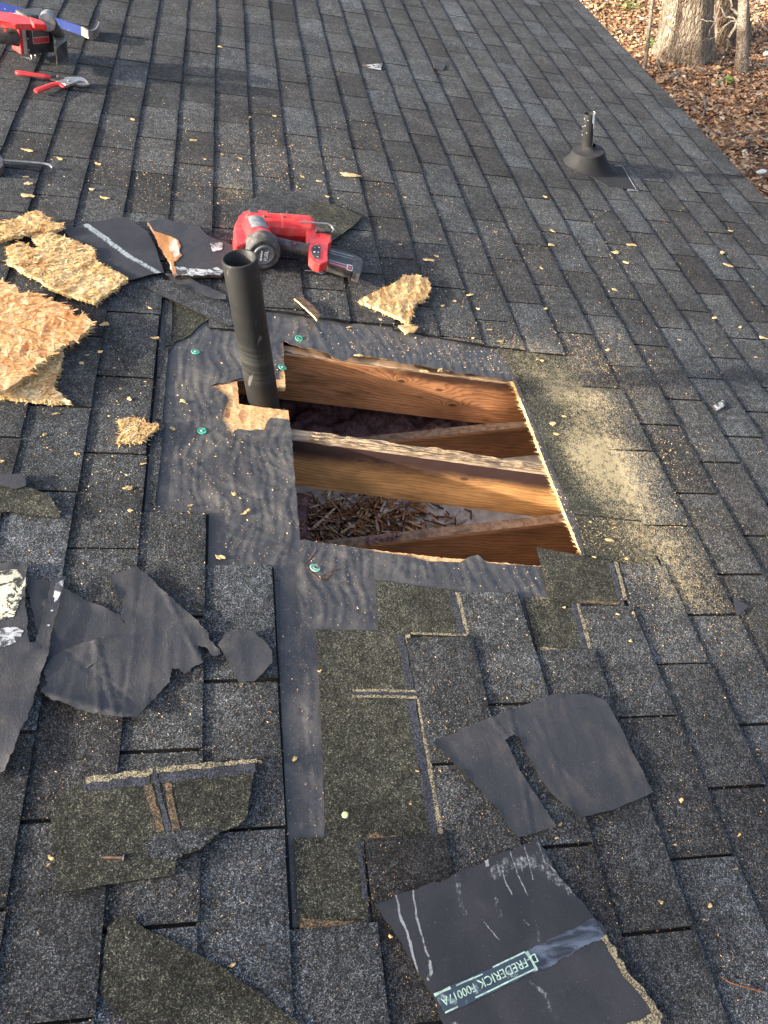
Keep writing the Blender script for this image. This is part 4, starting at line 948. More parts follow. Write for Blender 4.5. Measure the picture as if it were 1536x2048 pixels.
# ================================================================= CAP NAILS
M_CAP=plain('green_plastic_cap',(.06,.34,.20),.35,var=.15,spec=.5); M_NAIL=plain('galvanised_nail',(.42,.41,.40),.4,metal=.8,var=.2); M_MILK=plain('faded_green_plastic',(.26,.52,.36),.5,var=.3)
def cap(x,y,h,label,mat=M_CAP,tilt=(0,0),hole=False):
    p=px(x,y,h); root=empty('cap_nail',p,label,'cap nail','green capped roofing nails')
    ax=Vector((tilt[0],tilt[1],1)).normalized(); bm=bmesh.new(); n=28; r=.0125
    rs=[ring(p,ax,r,n),ring(p+ax*.0012,ax,r,n),ring(p+ax*.0018,ax,r-.0008,n),ring(p+ax*.0018,ax,r-.0028,n),ring(p+ax*.001,ax,r-.0038,n),ring(p+ax*.001,ax,.0052,n),ring(p+ax*.0022,ax,.0044,n)]
    loft(bm,rs,True,True); part(bm,'cap',mat,root,p)
    bm=bmesh.new(); loft(bm,[ring(p+ax*.0022,ax,.0036,16),ring(p+ax*.0032,ax,.0036,16),ring(p+ax*.0036,ax,.003,16)]); part(bm,'nail_head',M_RUSTN if hole else M_NAIL,root,p)
M_RUSTN=plain('rusty_nail',(.16,.07,.035),.75,metal=.3,var=.5,sc=300,bump=.5)
cap(391,704,-.0075,'green cap nail in the felt, upper one left of the tall pipe',tilt=(.05,.1))
cap(404,862,-.0075,'green cap nail in the felt, lower one left of the tall pipe')
cap(598,677,-.0070,'green cap nail at the torn top edge of the hole',hole=True,tilt=(.1,-.2))
cap(565,735,-.0070,'green cap nail on the felt tongue just right of the tall pipe',tilt=(.2,0))
cap(630,1136,-.0078,'broken pale green cap nail in the felt below the hole',mat=M_MILK,hole=True,tilt=(.15,.1))
def loosecap(x,y,label):
    p=px(x,y,.001); bm=bmesh.new(); loft(bm,[ring(p,Vector((0,0,1)),.0062,18),ring(p+Vector((0,0,.0025)),Vector((0,0,1)),.006,18),ring(p+Vector((0,0,.003)),Vector((0,0,1)),.0045,18)])
    top(bm,'plastic_disc',M_YEL,label,'plastic disc')
M_YEL=plain('yellowed_plastic',(.55,.58,.28),.5,var=.15)
loosecap(690,1630,'round pale yellow plastic disc on the olive shingle')
# torn puncture in the felt around the broken cap
bm=bmesh.new()
for P_ in ([(632,1100),(612,1125),(618,1140),(640,1160),(665,1148)],[(645,1150),(652,1160),(665,1140),(680,1138)]):
    bm=strokes(pl(P_,-.008),.004,lambda x,y:feltz(x,y)+.0012,bm=bm,wob=.6)
part(bm,'felt_tear',M_ROT,house)
# ================================================================= NAILS
def nail(a,b,r,label,mat,h=.016,hr=.0045,pts=None):
    A=px(*a,h); Bp=px(*b,h-.001); bm=bmesh.new(); d=(Bp-A)
    if pts: P_=[px(*t,h) for t in pts]; 
    else: P_=[A,A+d*.18,A+d*.95,Bp]
    rs=[.0003,r]+[r]*(len(P_)-2)
    root=empty('roofing_nail',A,label,'nail')
    tube(bm,P_,rs,10); part(bm,'shank',mat,root,A,smooth=True)
    dn=(P_[-1]-P_[-2]).normalized(); bm=bmesh.new(); loft(bm,[ring(P_[-1],dn,hr,18),ring(P_[-1]+dn*.0013,dn,hr,18)],smooth=False); part(bm,'nail_head',M_NAIL if mat is M_BRN else mat,root,A)
M_BRN=plain('brown_nail_shank',(.24,.13,.09),.4,metal=.75,var=.35,sc=120)
nail((203,1714),(246,1715),.0021,'short brown shanked roofing nail on the olive shingle piece',M_BRN,h=.0165,hr=.0055)
nail((1440,1952),(1520,1981),.0016,'thin rusty bent nail near the lower right corner',M_RUSTN,h=.003,hr=.003,pts=[(1440,1952),(1462,1966),(1490,1974),(1518,1981)])
# ================================================================= TOOLS
M_RED=plain('red_tool_plastic',(.56,.022,.022),.38,var=.10,sc=14,bump=.05,spec=.5)
def dusty(m,amount):
    t=m.node_tree; b=t.nodes['Principled BSDF']; src=b.inputs['Base Color'].links[0].from_socket
    q=NM.__new__(NM); q.m=m; q.t=t; q.b=b; tc=t.nodes.new('ShaderNodeTexCoord'); q.co=tc.outputs['Object']
    f=q.smooth(q.noise(700,2,.6),.62,.70,0,amount); g=q.smooth(q.noise(30,4,.7),.40,.72,.0,amount*.45)
    c=q.mix(g,src,(.40,.33,.26)); c=q.mix(f,c,(.55,.46,.30)); t.links.new(c,b.inputs['Base Color']); return m
dusty(M_RED,.40)
M_RED2=plain('red_grip_rubber',(.60,.035,.035),.5,var=.12,sc=20)
M_BLK=plain('black_tool_plastic',(.022,.023,.025),.45,var=.2,sc=25,spec=.45,bump=.2)
M_BLKR=plain('dusty_black_rubber',(.035,.036,.038),.65,var=.35,sc=25)
M_GREYL=plain('grey_label',(.16,.165,.17),.5,var=.3,sc=60); M_STEEL=plain('worn_steel',(.40,.38,.35),.38,metal=.85,var=.2,sc=60); M_WHITE=plain('white_print',(.7,.7,.68),.5,var=.1); dusty(M_BLK,.35); dusty(M_BLKR,.5); M_DISC=plain('grey_disc',(.075,.08,.09),.4,var=.15)
M_SILV=plain('silver_strip',(.42,.42,.43),.35,metal=.5,var=.15)
def P3(x,y,h,o=(0,0),s=1): return px(o[0]+x/s,o[1]+y/s,h)
nroot_p=px(590,500,0); NO=(420,380); NS=4.267
N=lambda L,h:[P3(a,b,h,NO,NS) for a,b in L]
nail_root=empty('framing_nailer',nroot_p,'red and black cordless nailer lying on its side above the tall pipe','nailer')
def npart(bm,name,mat,smooth=False,label=None): return part(bm,name,mat,nail_root,nroot_p,smooth=smooth,label=label)
def nprism(L,h,dep,name,mat,bev=.006,seg=3):
    return npart(prism([v.xy for v in N(L,h)],dep,bev,seg,topz=h),name,mat)
# driver barrel: bevelled octagonal body along the top
def barrel(a,b,r,name,mat,flat=1.0,n=16,ends=(.7,.85),hh=None,root=nail_root,rp=nroot_p,oct_=False):
    d=(b-a).normalized(); L_=(b-a).length; bm=bmesh.new()
    rs=[(0,.35),(0.0,ends[0]),(.03,.93),(.07,1.0),(.5,1.0),(.52,1.04),(.93,1.04),(.97,.97),(1,ends[1]),(1,.3)]
    R=[]
    for t,k in rs: R.append(ring(a+d*L_*t,d,r*k*flat,n,Vector((0,0,1)),r*k))
    loft(bm,R,smooth=not oct_)
    return part(bm,name,mat,root,rp)
a=P3(290,300,.055,NO,NS); b=P3(880,345,.055,NO,NS)
barrel(a,b,.047,'driver_housing',M_RED,n=12,flat=1.0,oct_=True)
# back flange and lower body
nprism([(205,300),(245,225),(285,180),(330,165),(420,172),(500,172),(520,300),(480,330),(440,420),(260,470),(218,470)],.085,.07,'rear_housing',M_RED,.008)
bm=bmesh.new(); a=P3(375,330,.070,NO,NS); d=(P3(462,555,.066,NO,NS)-a); dn=d.normalized()
R=[]
for t,r,fl_ in ((-.1,.040,1),(.0,.047,1),(.35,.050,1),(.62,.051,1)): R.append(ring(a+d*t,dn,r,24,Vector((0,0,1)),r))
loft(bm,R); npart(bm,'motor_housing',M_RED,True)
bm=bmesh.new(); R=[ring(a+d*t,dn,r,40) for t,r in ((.60,.052),(.66,.057),(.90,.058),(.98,.054),(1.0,.048),(.97,.041),(.97,.030))]
loft(bm,R); npart(bm,'motor_ring',M_BLKR,False)
bm=bmesh.new(); R=[ring(a+d*t,dn,r,36) for t,r in ((.97,.036),(1.015,.036),(1.03,.033),(1.03,.026),(1.02,.0255),(1.02,.01))]
loft(bm,R); disc=npart(bm,'end_disc',M_DISC)
dc=a+d*1.034; vr=Vector((0,0,1)); xr=dn.cross(vr).normalized()
upd=(vr-dn*vr.dot(dn)).normalized()
text('FUEL',.017,dc+(-xr)*.006,upd,dn,M_WHITE,disc,nroot_p,name='lettering'); text('BRUSHLESS',.0075,dc+xr*.008 if False else dc+xr*(.010),upd,dn,M_WHITE,disc,nroot_p,name='lettering')
# label plate on the motor housing top
bm=bmesh.new(); 
def wrapplate(t0,t1,a0,a1,r,th,n=10):
    g=[]
    u=(Vector((0,0,1))-dn*dn.z).normalized(); v=dn.cross(u)
    for i in range(n+1):
        an=a0+(a1-a0)*i/n; dirv=u*math.cos(an)+v*math.sin(an)
        g.append([a+d*t0+dirv*r,a+d*t0+dirv*(r+th),a+d*t1+dirv*(r+th*1.2),a+d*t1+dirv*r])
    g=[[bm.verts.new(q_) for q_ in row] for row in g]
    for x_,y_ in zip(g,g[1:]):
        for i in range(4): bm.faces.new((x_[i],y_[i],y_[(i+1)%4],x_[(i+1)%4]))
    bm.faces.new(g[0]); bm.faces.new(g[-1][::-1])
wrapplate(.02,.45,-.55,.55,.0495,.0022); npart(bm,'side_label',M_GREYL)
# handle
bm=bmesh.new(); tube(bm,[P3(500,420,.058,NO,NS),P3(560,455,.056,NO,NS),P3(680,480,.055,NO,NS),P3(800,505,.055,NO,NS),P3(880,510,.055,NO,NS)],[.026,.0215,.0205,.021,.026],18); npart(bm,'handle',M_BLKR,True)
bm=bmesh.new(); loft(bm,[ring(P3(722,457,.074,NO,NS),Vector((0,-.2,1)),.0042,14),ring(P3(722,457,.0765,NO,NS),Vector((0,-.2,1)),.0036,14)]); npart(bm,'release_button',M_RED)
nprism([(820,330),(850,300),(905,305),(960,330),(935,400),(900,430),(870,440),(845,460),(825,440)],.078,.035,'foot_bracket',M_RED,.005)
nprism([(845,480),(870,425),(920,405),(985,375),(1035,400),(1032,440),(995,455),(1000,540),(1012,600),(990,615),(940,632),(885,612),(850,572)],.082,.034,'control_foot',M_RED,.005)
bm=prism([v.xy for v in N([(868,490),(885,475),(940,465),(938,520),(932,592),(892,580),(868,545)],.084)],.004,.0012,2,topz=.0845); npart(bm,'control_panel',M_BLK)
for (x_,y_,wd,hh_) in ((930,488,.005,.004),(895,490,.003,.002),(925,530,.004,.0025),(918,568,.004,.0025)):
    c=P3(x_,y_,.085,NO,NS); bm=bmesh.new(); box(bm,c.x-wd/2,c.x+wd/2,c.y-hh_/2,c.y+hh_/2,.0846,.0851); npart(bm,'panel_mark',M_WHITE)
c=P3(892,527,.085,NO,NS); bm=bmesh.new(); bmesh.ops.create_cone(bm,segments=20,radius1=.0032,radius2=.0032,depth=.0005,cap_ends=True,matrix=Matrix.Translation((c.x,c.y,.0849))); npart(bm,'panel_mark',M_WHITE)
# magazine
nprism([(985,478),(1060,500),(1235,548),(1235,600),(1212,690),(1150,678),(1005,632),(1000,560)],.046,.030,'magazine',M_BLK,.004)
nprism([(1230,545),(1300,585),(1308,625),(1285,722),(1222,700),(1215,640)],.050,.036,'magazine_cap',M_BLK,.005)
bm=strokes([v.xy for v in N([(1000,510),(1232,570)],.047)],.004,.0472,th=.001); bm=join(bm,strokes([v.xy for v in N([(1000,530),(1232,592)],.047)],.003,.0472,th=.001)); npart(bm,'magazine_rail',M_STEEL)
for k,(mt,y0) in enumerate(((M_SILV,600),(M_RED,612),(M_SILV,622),(M_RED,634))):
    npart(strokes([v.xy for v in N([(1015,y0-4),(1170,y0+42)],.047)],.0045 if mt is M_SILV else .0028,.0476+k*.0001,th=.0014),'nail_strip',mt)
bm=prism([v.xy for v in N([(1172,635),(1222,645),(1214,692),(1166,680)],.0475)],.002,.0006,1,topz=.0486); npart(bm,'magazine_badge',M_WHITE)
bm=prism([v.xy for v in N([(1178,641),(1216,649),(1209,686),(1172,676)],.049)],.002,.0004,1,topz=.0490); npart(bm,'magazine_badge',M_BLK)
bm=prism([v.xy for v in N([(1184,651),(1205,655),(1201,677),(1180,671)],.049)],.002,.0004,1,topz=.0494); npart(bm,'magazine_badge',M_RED)
# nose contact arm and coil
bm=bmesh.new(); tube(bm,[P3(765,275,.105,NO,NS),P3(820,275,.106,NO,NS),P3(930,282,.106,NO,NS),P3(1000,288,.104,NO,NS),P3(1035,305,.100,NO,NS),P3(1056,340,.092,NO,NS),P3(1040,362,.085,NO,NS)],.0032,10); npart(bm,'rafter_hook',M_STEEL,True)
bm=bmesh.new()
A_=P3(905,345,.085,NO,NS); B_=P3(1020,352,.085,NO,NS); tube(bm,[A_,A_.lerp(B_,.25)],.0075,12); tube(bm,[A_.lerp(B_,.28),A_.lerp(B_,.62)],.0085,14); tube(bm,[A_.lerp(B_,.64),B_],.0075,14); npart(bm,'spring_barrel',M_BLK)
nprism([(330,152),(400,155),(412,190),(345,190)],.100,.02,'rear_catch',M_BLK,.002)
nprism([(935,360),(1035,385),(1040,440),(990,450),(940,420)],.080,.05,'nose_block',M_RED,.003)
for (x_,y_) in ((465,230),(632,238),(660,192),(945,395),(910,500)):
    c=P3(x_,y_,.098 if x_<700 else .0925,NO,NS); bm=bmesh.new()
    if x_<900:
        bmesh.ops.create_cone(bm,segments=14,radius1=.004,radius2=.004,depth=.012,cap_ends=True,matrix=Matrix.Translation((c.x,c.y,.0975 if x_<700 else .09))); npart(bm,'screw_recess',M_BLK)
    else: bm.free()
bm=bmesh.new(); tube(bm,[P3(808,686,.012,NO,NS),P3(880,690,.014,NO,NS),P3(955,716,.010,NO,NS),P3(995,690,.016,NO,NS),P3(985,655,.024,NO,NS),P3(915,650,.03,NO,NS)],.0022,8); npart(bm,'belt_hook',M_STEEL,True)
bm=bmesh.new(); tube(bm,[P3(880,690,.016,NO,NS),P3(960,700,.015,NO,NS),P3(975,675,.022,NO,NS),P3(920,660,.026,NO,NS)],.0018,8); npart(bm,'belt_hook',M_STEEL,True)
# ---------------- second tool at the top left with its battery towards us
TO=(0,0); TS=6.4
T=lambda L,h:[P3(a,b,h,TO,TS) for a,b in L]
tp=px(60,60,0); troot=empty('cordless_tool',tp,'red cordless tool with its black battery facing us at the top left corner','power tool')
def tpart(bm,name,mat,smooth=False): return part(bm,name,mat,troot,tp,smooth=smooth)
def tprism(L,h,dep,name,mat,bev=.006,seg=3): return tpart(prism([v.xy for v in T(L,h)],dep,bev,seg,topz=h),name,mat)
tprism([(-160,120),(0,140),(150,175),(400,215),(545,260),(600,310),(590,322),(440,305),(200,305),(0,262),(-160,240)],.185,.022,'tool_body',M_RED,.012)
tprism([(380,225),(520,262),(585,292),(575,312),(430,300),(395,270)],.195,.02,'body_ridge',M_RED,.005)
bm=bmesh.new(); tube(bm,[P3(-220,440,.11,TO,TS),P3(0,460,.11,TO,TS),P3(130,475,.11,TO,TS),P3(200,470,.11,TO,TS)],[.03,.028,.029,.036],18); tpart(bm,'handle',M_BLKR,True)
bm=bmesh.new(); loft(bm,[ring(P3(68,392,.138,TO,TS),Vector((0,-.7,.7)),.006,14),ring(P3(68,392,.142,TO,TS),Vector((0,-.7,.7)),.005,14)]); tpart(bm,'release_button',M_RED)
# battery: a box standing on the roof, front face towards the camera
f0=px(380/TS,705/TS,.018); f1=px(708/TS,672/TS,.018)
ex=(f1-f0); wdt=ex.length; ex.normalize(); ey=Vector((-ex.y,ex.x,0)); 
bh=.150
def bbox(o,w_,d_,h_,bev,seg=3):
    bm=bmesh.new(); box(bm,0,w_,0,d_,0,h_); bmesh.ops.bevel(bm,geom=list(bm.edges),offset=bev,segments=seg,affect='EDGES',profile=.5)
    M=Matrix(((ex.x,ey.x,0,o.x),(ex.y,ey.y,0,o.y),(0,0,1,o.z),(0,0,0,1))); bmesh.ops.transform(bm,matrix=M,verts=bm.verts); return bm
bat=tpart(bbox(f0,wdt,.085,bh,.009),'battery',M_BLK)
bat2=bbox(f0-ex*.022+ey*.012,.03,.066,bh*.92,.004); tpart(bat2,'battery_side',plain('cream_side_plate',(.52,.50,.44),.5,var=.2,sc=30))
bm=bbox(f0-ex*.036+ey*.006,.018,.07,bh*.95,.006); tpart(bm,'body_flange',M_RED)
for k in range(5):
    bm=bbox(f0+ex*(wdt*(.16+.16*k))-ey*.001+Vector((0,0,bh-.02)),.0045,.012,.019,.0008,1); tpart(bm,'battery_rib',M_BLKR)
for k in range(5):
    bm=bbox(f0+ex*(wdt*(.12+.18*k))-ey*.0015+Vector((0,0,.001)),.010,.004,.006,.0008,1); tpart(bm,'battery_rib',M_BLKR)
for hz in (.015,.06,.105):
    bm=bbox(f0-ex*.006-ey*.002+Vector((0,0,hz)),.008,.006,.009,.002,2); tpart(bm,'battery_lug',plain('dusty_lug',(.25,.24,.2),.6))
lw=wdt*.62; lo=f0+ex*wdt*.17+Vector((0,0,bh*.28))
bm=bbox(lo-ey*.0008,lw,.002,bh*.46,.0006,1); lbl=tpart(bm,'battery_label',M_WHITE)
bm=bbox(lo+ex*.0012-ey*.0013+Vector((0,0,bh*.17)),lw-.0024,.002,bh*.28,.0004,1); tpart(bm,'label_panel',plain('label_brown',(.10,.085,.07),.5,var=.6,sc=500))
bm=bbox(lo+ex*.0012-ey*.0013+Vector((0,0,.0012)),lw-.0024,.002,bh*.15,.0004,1); tpart(bm,'label_panel',M_RED)
# collar, nose and hooks
bm=bmesh.new(); tube(bm,[P3(600,290,.150,TO,TS),P3(612,240,.150,TO,TS),P3(625,205,.145,TO,TS)],[.034,.032,.026],20); tpart(bm,'grey_collar',M_GREYL)
bm=bmesh.new(); tube(bm,[P3(660,300,.14,TO,TS),P3(720,400,.11,TO,TS),P3(770,460,.09,TO,TS)],[.024,.024,.022],14); tpart(bm,'side_grip',M_BLK)
tprism([(700,435),(780,430),(855,450),(852,520),(780,555),(730,610),(705,600)],.095,.07,'nose_guard',M_BLK,.006)
bm=bmesh.new(); tube(bm,[P3(268,735,.012,TO,TS),P3(330,735,.012,TO,TS),P3(400,790,.006,TO,TS),P3(410,740,.016,TO,TS),P3(395,700,.026,TO,TS)],.003,8); tpart(bm,'hang_hook',M_STEEL,True)
bm=bmesh.new(); tube(bm,[P3(300,728,.014,TO,TS),P3(380,748,.012,TO,TS),P3(452,792,.006,TO,TS),P3(462,740,.016,TO,TS),P3(450,700,.026,TO,TS)],.003,8); tpart(bm,'hang_hook',M_STEEL,True)
# ---------------- blue pry bar
M_BLUE=NM('chipped_blue_paint',rough=.45,spec=.5); _n=M_BLUE.noise(22,6,.75,dist=.6)
M_BLUE=M_BLUE.out(M_BLUE.mix(M_BLUE.smooth(_n,.60,.66),(.007,.024,.15),(.45,.43,.37)))
bp=px(100,30,0); broot=empty('pry_bar',bp,'flat blue pry bar with a curled bare steel claw at the top left','pry bar')
def barstrip(pts,wv,th,name,mat):
    "pts: centre line points; wv: width vector"
    bm=bmesh.new(); rows=[]
    for i,p in enumerate(pts):
        t=(pts[min(i+1,len(pts)-1)]-pts[max(i-1,0)]).normalized(); nn=t.cross(wv).normalized()*th/2
        w_=wv*(1 if i<len(pts)-1 else 1)
        rows.append([bm.verts.new(p-w_/2-nn),bm.verts.new(p+w_/2-nn),bm.verts.new(p+w_/2+nn),bm.verts.new(p-w_/2+nn)])
    for r0,r1 in zip(rows,rows[1:]):
        for i in range(4): bm.faces.new((r0[i],r0[(i+1)%4],r1[(i+1)%4],r1[i]))
    bm.faces.new(rows[0][::-1]); bm.faces.new(rows[-1]); bmesh.ops.recalc_face_normals(bm,faces=bm.faces)
    return part(bm,name,mat,broot,bp)
wv=Vector((0,0,.038))
def bl(L): return [P3(a_,b_,.042,TO,TS)-Vector((0,0,.019)) for a_,b_ in L]
barstrip(bl([(-260,-45),(0,28),(270,100),(540,172),(800,255),(1040,338)]),wv,.006,'bar',M_BLUE)
barstrip(bl([(1040,338),(1062,346),(1090,362),(1130,383),(1175,387),(1215,372),(1243,342),(1258,305),(1264,275)]),wv*.98,.0055,'claw',M_STEEL)
# ---------------- tin snips
SO=(0,0)
sp=px(100,160,0); sroot=empty('tin_snips',sp,'red handled tin snips lying open below the cordless tool','snips')
def spart(bm,name,mat,smooth=False): return part(bm,name,mat,sroot,sp,smooth=smooth)
def fl_tube(pts,rs,name,mat,fl=.6,n=16):
    bm=bmesh.new(); R=[]
    for i,p in enumerate(pts):
        t=(pts[min(i+1,len(pts)-1)]-pts[max(i-1,0)]); s_=Vector((-t.y,t.x,0)).normalized()
        R.append(ring(p,t,rs[i]*fl,n,Vector((0,0,1)),rs[i]))
    loft(bm,R); return spart(bm,name,mat,True)
hA=fl_tube([P3(*t,.016,SO,TS) for t in((198,930),(210,930),(260,935),(400,955),(550,975),(640,985),(645,985))],[.006,.0125,.014,.0135,.0135,.0125,.008],'handle',M_RED2)
hB=fl_tube([P3(*t,.014,SO,TS) for t in((455,1172),(470,1165),(560,1130),(660,1092),(740,1075),(800,1100),(825,1118))],[.008,.0135,.0135,.0135,.015,.012,.006],'handle',M_RED2)
a_=P3(460,972,.0255,SO,TS); b_=P3(560,990,.0255,SO,TS); 
text('SKETCH',.017,a_.lerp(b_,.1)+Vector((0,-.003,-.0008)),(b_-a_),Vector((0,-.45,1)),M_BLK,hA,sp,name='handwriting')
fl_tube([P3(*t,.014,SO,TS) for t in((630,990),(700,975),(780,985),(840,1000))],[.006,.008,.007,.008],'arm',M_BLK)
fl_tube([P3(*t,.012,SO,TS) for t in((640,1020),(720,1035),(790,1060),(850,1075))],[.005,.005,.007,.008],'arm',M_BLK)
for P_,h_,nm in (([(830,985),(900,985),(960,980),(1040,985),(1095,1010),(1125,1045),(1080,1032),(1010,1030),(960,1050),(880,1085),(840,1085),(760,1045),(720,1035),(770,1025),(830,1010)],.022,'jaw'),([(965,1050),(1060,1045),(1148,1062),(1145,1075),(1080,1085),(1010,1080),(965,1062)],.016,'jaw')):
    spart(prism([v.xy for v in T(P_,h_)],.009,.0018,2,topz=h_),nm,M_STEEL)
c=P3(735,962,.024,SO,TS); bm=bmesh.new(); loft(bm,[ring(c-Vector((0,0,.012)),Vector((0,0,1)),.0045,12),ring(c,Vector((0,0,1)),.0045,12)]); spart(bm,'latch',M_STEEL)
c=P3(880,1030,.024,SO,TS); bm=bmesh.new(); loft(bm,[ring(c-Vector((0,0,.003)),Vector((0,0,1)),.006,6),ring(c+Vector((0,0,.003)),Vector((0,0,1)),.006,6)],smooth=False); spart(bm,'pivot_bolt',M_STEEL)
# ---------------- hook tool at the left edge
hp=px(5,325,0); hroot=empty('hook_tool',hp,'black tool end with a bent steel rod hook at the left edge','hook')
bm=prism(pl([(-60,305),(0,308),(7,318),(7,330),(0,337),(-60,334)],.03),.03,.003,2,topz=.03); part(bm,'tool_end',M_BLK,hroot,hp)
bm=bmesh.new(); tube(bm,[px(5,321,.018),px(50,324,.016),px(85,327,.014),px(98,329,.013),px(105,335,.008)],.0042,12); part(bm,'steel_rod',M_STEEL,hroot,hp,smooth=True)
# ================================================================= WOOD CHIPS
def chip(x,y,L,w_,ang,label=None,rr=random,mat=None,h=.0035,name='wood_chip',grp='loose wood chips on the shingles'):
    p=px(x,y,0); p.z=max(rest(p.x,p.y),-.003)+h*.3
    if inside((p.x,p.y),STRIP): p.z=-.0075
    bm=bmesh.new(); n=9; lo=[];hi=[]
    for i in range(n):
        a_=2*math.pi*i/n; k=rr.uniform(.5,1.15)
        xx=math.cos(a_)*L/2*k; yy=math.sin(a_)*w_/2*k; c_=math.cos(ang); s_=math.sin(ang)
        q_=Vector((p.x+xx*c_-yy*s_,p.y+xx*s_+yy*c_,p.z+rr.uniform(0,.004)))
        lo.append(bm.verts.new(q_)); hi.append(bm.verts.new(q_+Vector((0,0,rr.uniform(.001,.0025)))))
    tc=bm.verts.new((p.x,p.y,p.z+.0045))
    for i in range(n):
        bm.faces.new((hi[i],hi[(i+1)%n],tc)); bm.faces.new((lo[(i+1)%n],lo[i],hi[i],hi[(i+1)%n]) if False else (lo[i],lo[(i+1)%n],hi[(i+1)%n],hi[i]))
    bm.faces.new(lo[::-1]); k=rr.uniform(.6,.98); tint(bm,lambda f:(k,k,k*.95,1))
    return top(bm,name,mat or M_CHIP,label or 'small pale wood chip lying loose on the dark roof surface','wood chip',grp)
CH=[(58,302,24),(265,240,9),(195,328,14),(120,318,12),(57,369,16),(52,355,14),(56,393,24),(183,379,14),(210,397,20),(385,281,18),(440,94,10),(605,354,10),(638,364,14),(472,310,7),(480,318,9),(410,320,9),(500,234,7),(548,233,9),(700,351,40),(655,395,10),(810,395,9),(990,465,9),(1090,395,9),(1106,463,15),(1102,490,18),(1262,491,26),(1460,462,14),(1455,532,22),(1442,506,22),(1232,505,22),(1252,525,14),(858,521,26),(872,513,10),(940,590,16),(910,603,9),(946,678,7),(980,660,16),(1000,683,14),(1090,618,10),(1230,580,14),(1076,716,12),(1084,718,10),(1082,537,9),(1358,680,9),(1428,638,11),(1480,655,10),(1525,675,22),(1512,715,9),(955,618,9),(885,612,12),(800,490,10),(865,540,8),(365,800,14),(346,855,18),(208,651,20),(310,678,16),(164,728,14),(300,618,12),(95,668,10),(113,828,18),(260,800,12),(175,712,9),(200,706,12),(90,869,12),(153,910,14),(287,930,12),(5,925,10),(255,978,18),(262,1023,12),(487,1025,16),(495,1019,14),(468,985,12),(440,1112,22),(380,1008,16),(835,1540,9),(822,1605,8),(850,740,20),(882,738,16),(700,652,14),(760,640,9),(718,708,20),(1115,865,24),(1108,845,18),(1130,830,14),(1215,700,9),(1220,1078,20),(1190,1112,10),(1130,1212,9),(1255,1115,12),(1265,1228,10),(1235,1230,8),(1260,1283,9),(102,1716,16),(98,1730,9),(390,1320,10),(590,1515,18),(420,1650,14),(322,1687,10),(520,1525,9),(1112,1677,9),(1120,1650,9),(780,1873,10),(465,1930,14),(640,1340,8),(270,1760,8),(1320,1805,10),(1420,1812,10),(1470,1740,9),(1350,1690,8),(1478,1670,9),(1362,1602,12)]
rr=random.Random(12)
LM=[(98,170,'the tin snips'),(55,325,'the steel rod hook'),(60,450,'the weathered board chunk'),(130,520,'the pale fibrous board sheet'),(80,670,'the largest particle board'),(275,862,'the fan shaped yellow chunk'),(404,862,'the lower green cap nail'),(391,704,'the upper green cap nail'),(480,650,'the tall pipe'),(560,470,'the red nailer'),(220,500,'the scraped shingle'),(795,600,'the orange and cream chunk'),(820,655,'the tiny yellow chunk'),(60,1000,'the torn olive corner'),(330,1280,'the largest felt piece'),(490,1320,'the rounded felt scrap'),(1110,1520,'the slit felt sheet'),(300,1650,'the nail'),(690,1630,'the yellow plastic disc'),(1000,1900,'the printed tape'),(1482,1212,'the felt triangle'),(632,1136,'the broken cap nail'),(1172,330,'the short pipe'),(1438,812,'the grey bark flake'),(875,128,'the dark bark flake'),(1160,1090,'the lower right hole corner'),(1024,757,'the upper right hole corner'),(1480,1965,'the rusty nail'),(150,1050,'the bare shingles below the fan shaped chunk')]
NTH=['','second','third','fourth','fifth','sixth','seventh','eighth','ninth','tenth','eleventh','twelfth','thirteenth','fourteenth']
cand=[]
for (x,y,s) in CH:
    d_,lx,ly,nm=min(((lx-x)**2+(ly-y)**2,lx,ly,nm) for lx,ly,nm in LM)
    di=('right of' if x>lx else 'left of') if abs(x-lx)>abs(y-ly) else ('below' if y>ly else 'above')
    sz='long pale' if s>=24 else ('pale' if s>=14 else 'small pale')
    cand.append((d_,x,y,s,sz+' wood chip '+di+' '+nm))
cand.sort(); seen={}
for (d_,x,y,s,lb) in cand:
    k=seen.get(lb,0); seen[lb]=k+1
    if k: lb+=', '+NTH[k]+' nearest to it'
    m_per=1/ (FL/((px(x,y)-CAMP).length)); L=s*m_per
    chip(x,y,L,L*rr.uniform(.3,.65),rr.uniform(-.6,.6),rr=rr,label=lb)
# ---- fine sawdust, splinters and grit lying on the roof: beyond counting
bm=bmesh.new(); Lc=bm.loops.layers.float_color.new('tint'); rr=random.Random(77)
def grit(p,L,w_,an,col,th=.0008):
    c_=math.cos(an);s_=math.sin(an)
    z=p.z
    P_=[Vector((p.x+(a_*c_-b_*s_),p.y+(a_*s_+b_*c_),z)) for a_,b_ in ((-L/2,-w_/4),(0,-w_/2),(L/2,w_/5),(0,w_/2))]
    lo=[bm.verts.new(q_) for q_ in P_]; t=bm.verts.new((p.x,p.y,z+th+w_*.4))
    for i in range(4):
        f=bm.faces.new((lo[i],lo[(i+1)%4],t))
        for l in f.loops: l[Lc]=col
GC=[(1,1,1,1),(1.1,1.1,1.1,1),(.9,.85,.75,1),(1.15,1.15,1.3,1),(1,1,1.1,1)]
def seat(p):
    if inside((p.x,p.y),STRIP):
        return feltz(p.x,p.y)+.0006
    return rest(p.x,p.y)+.0006
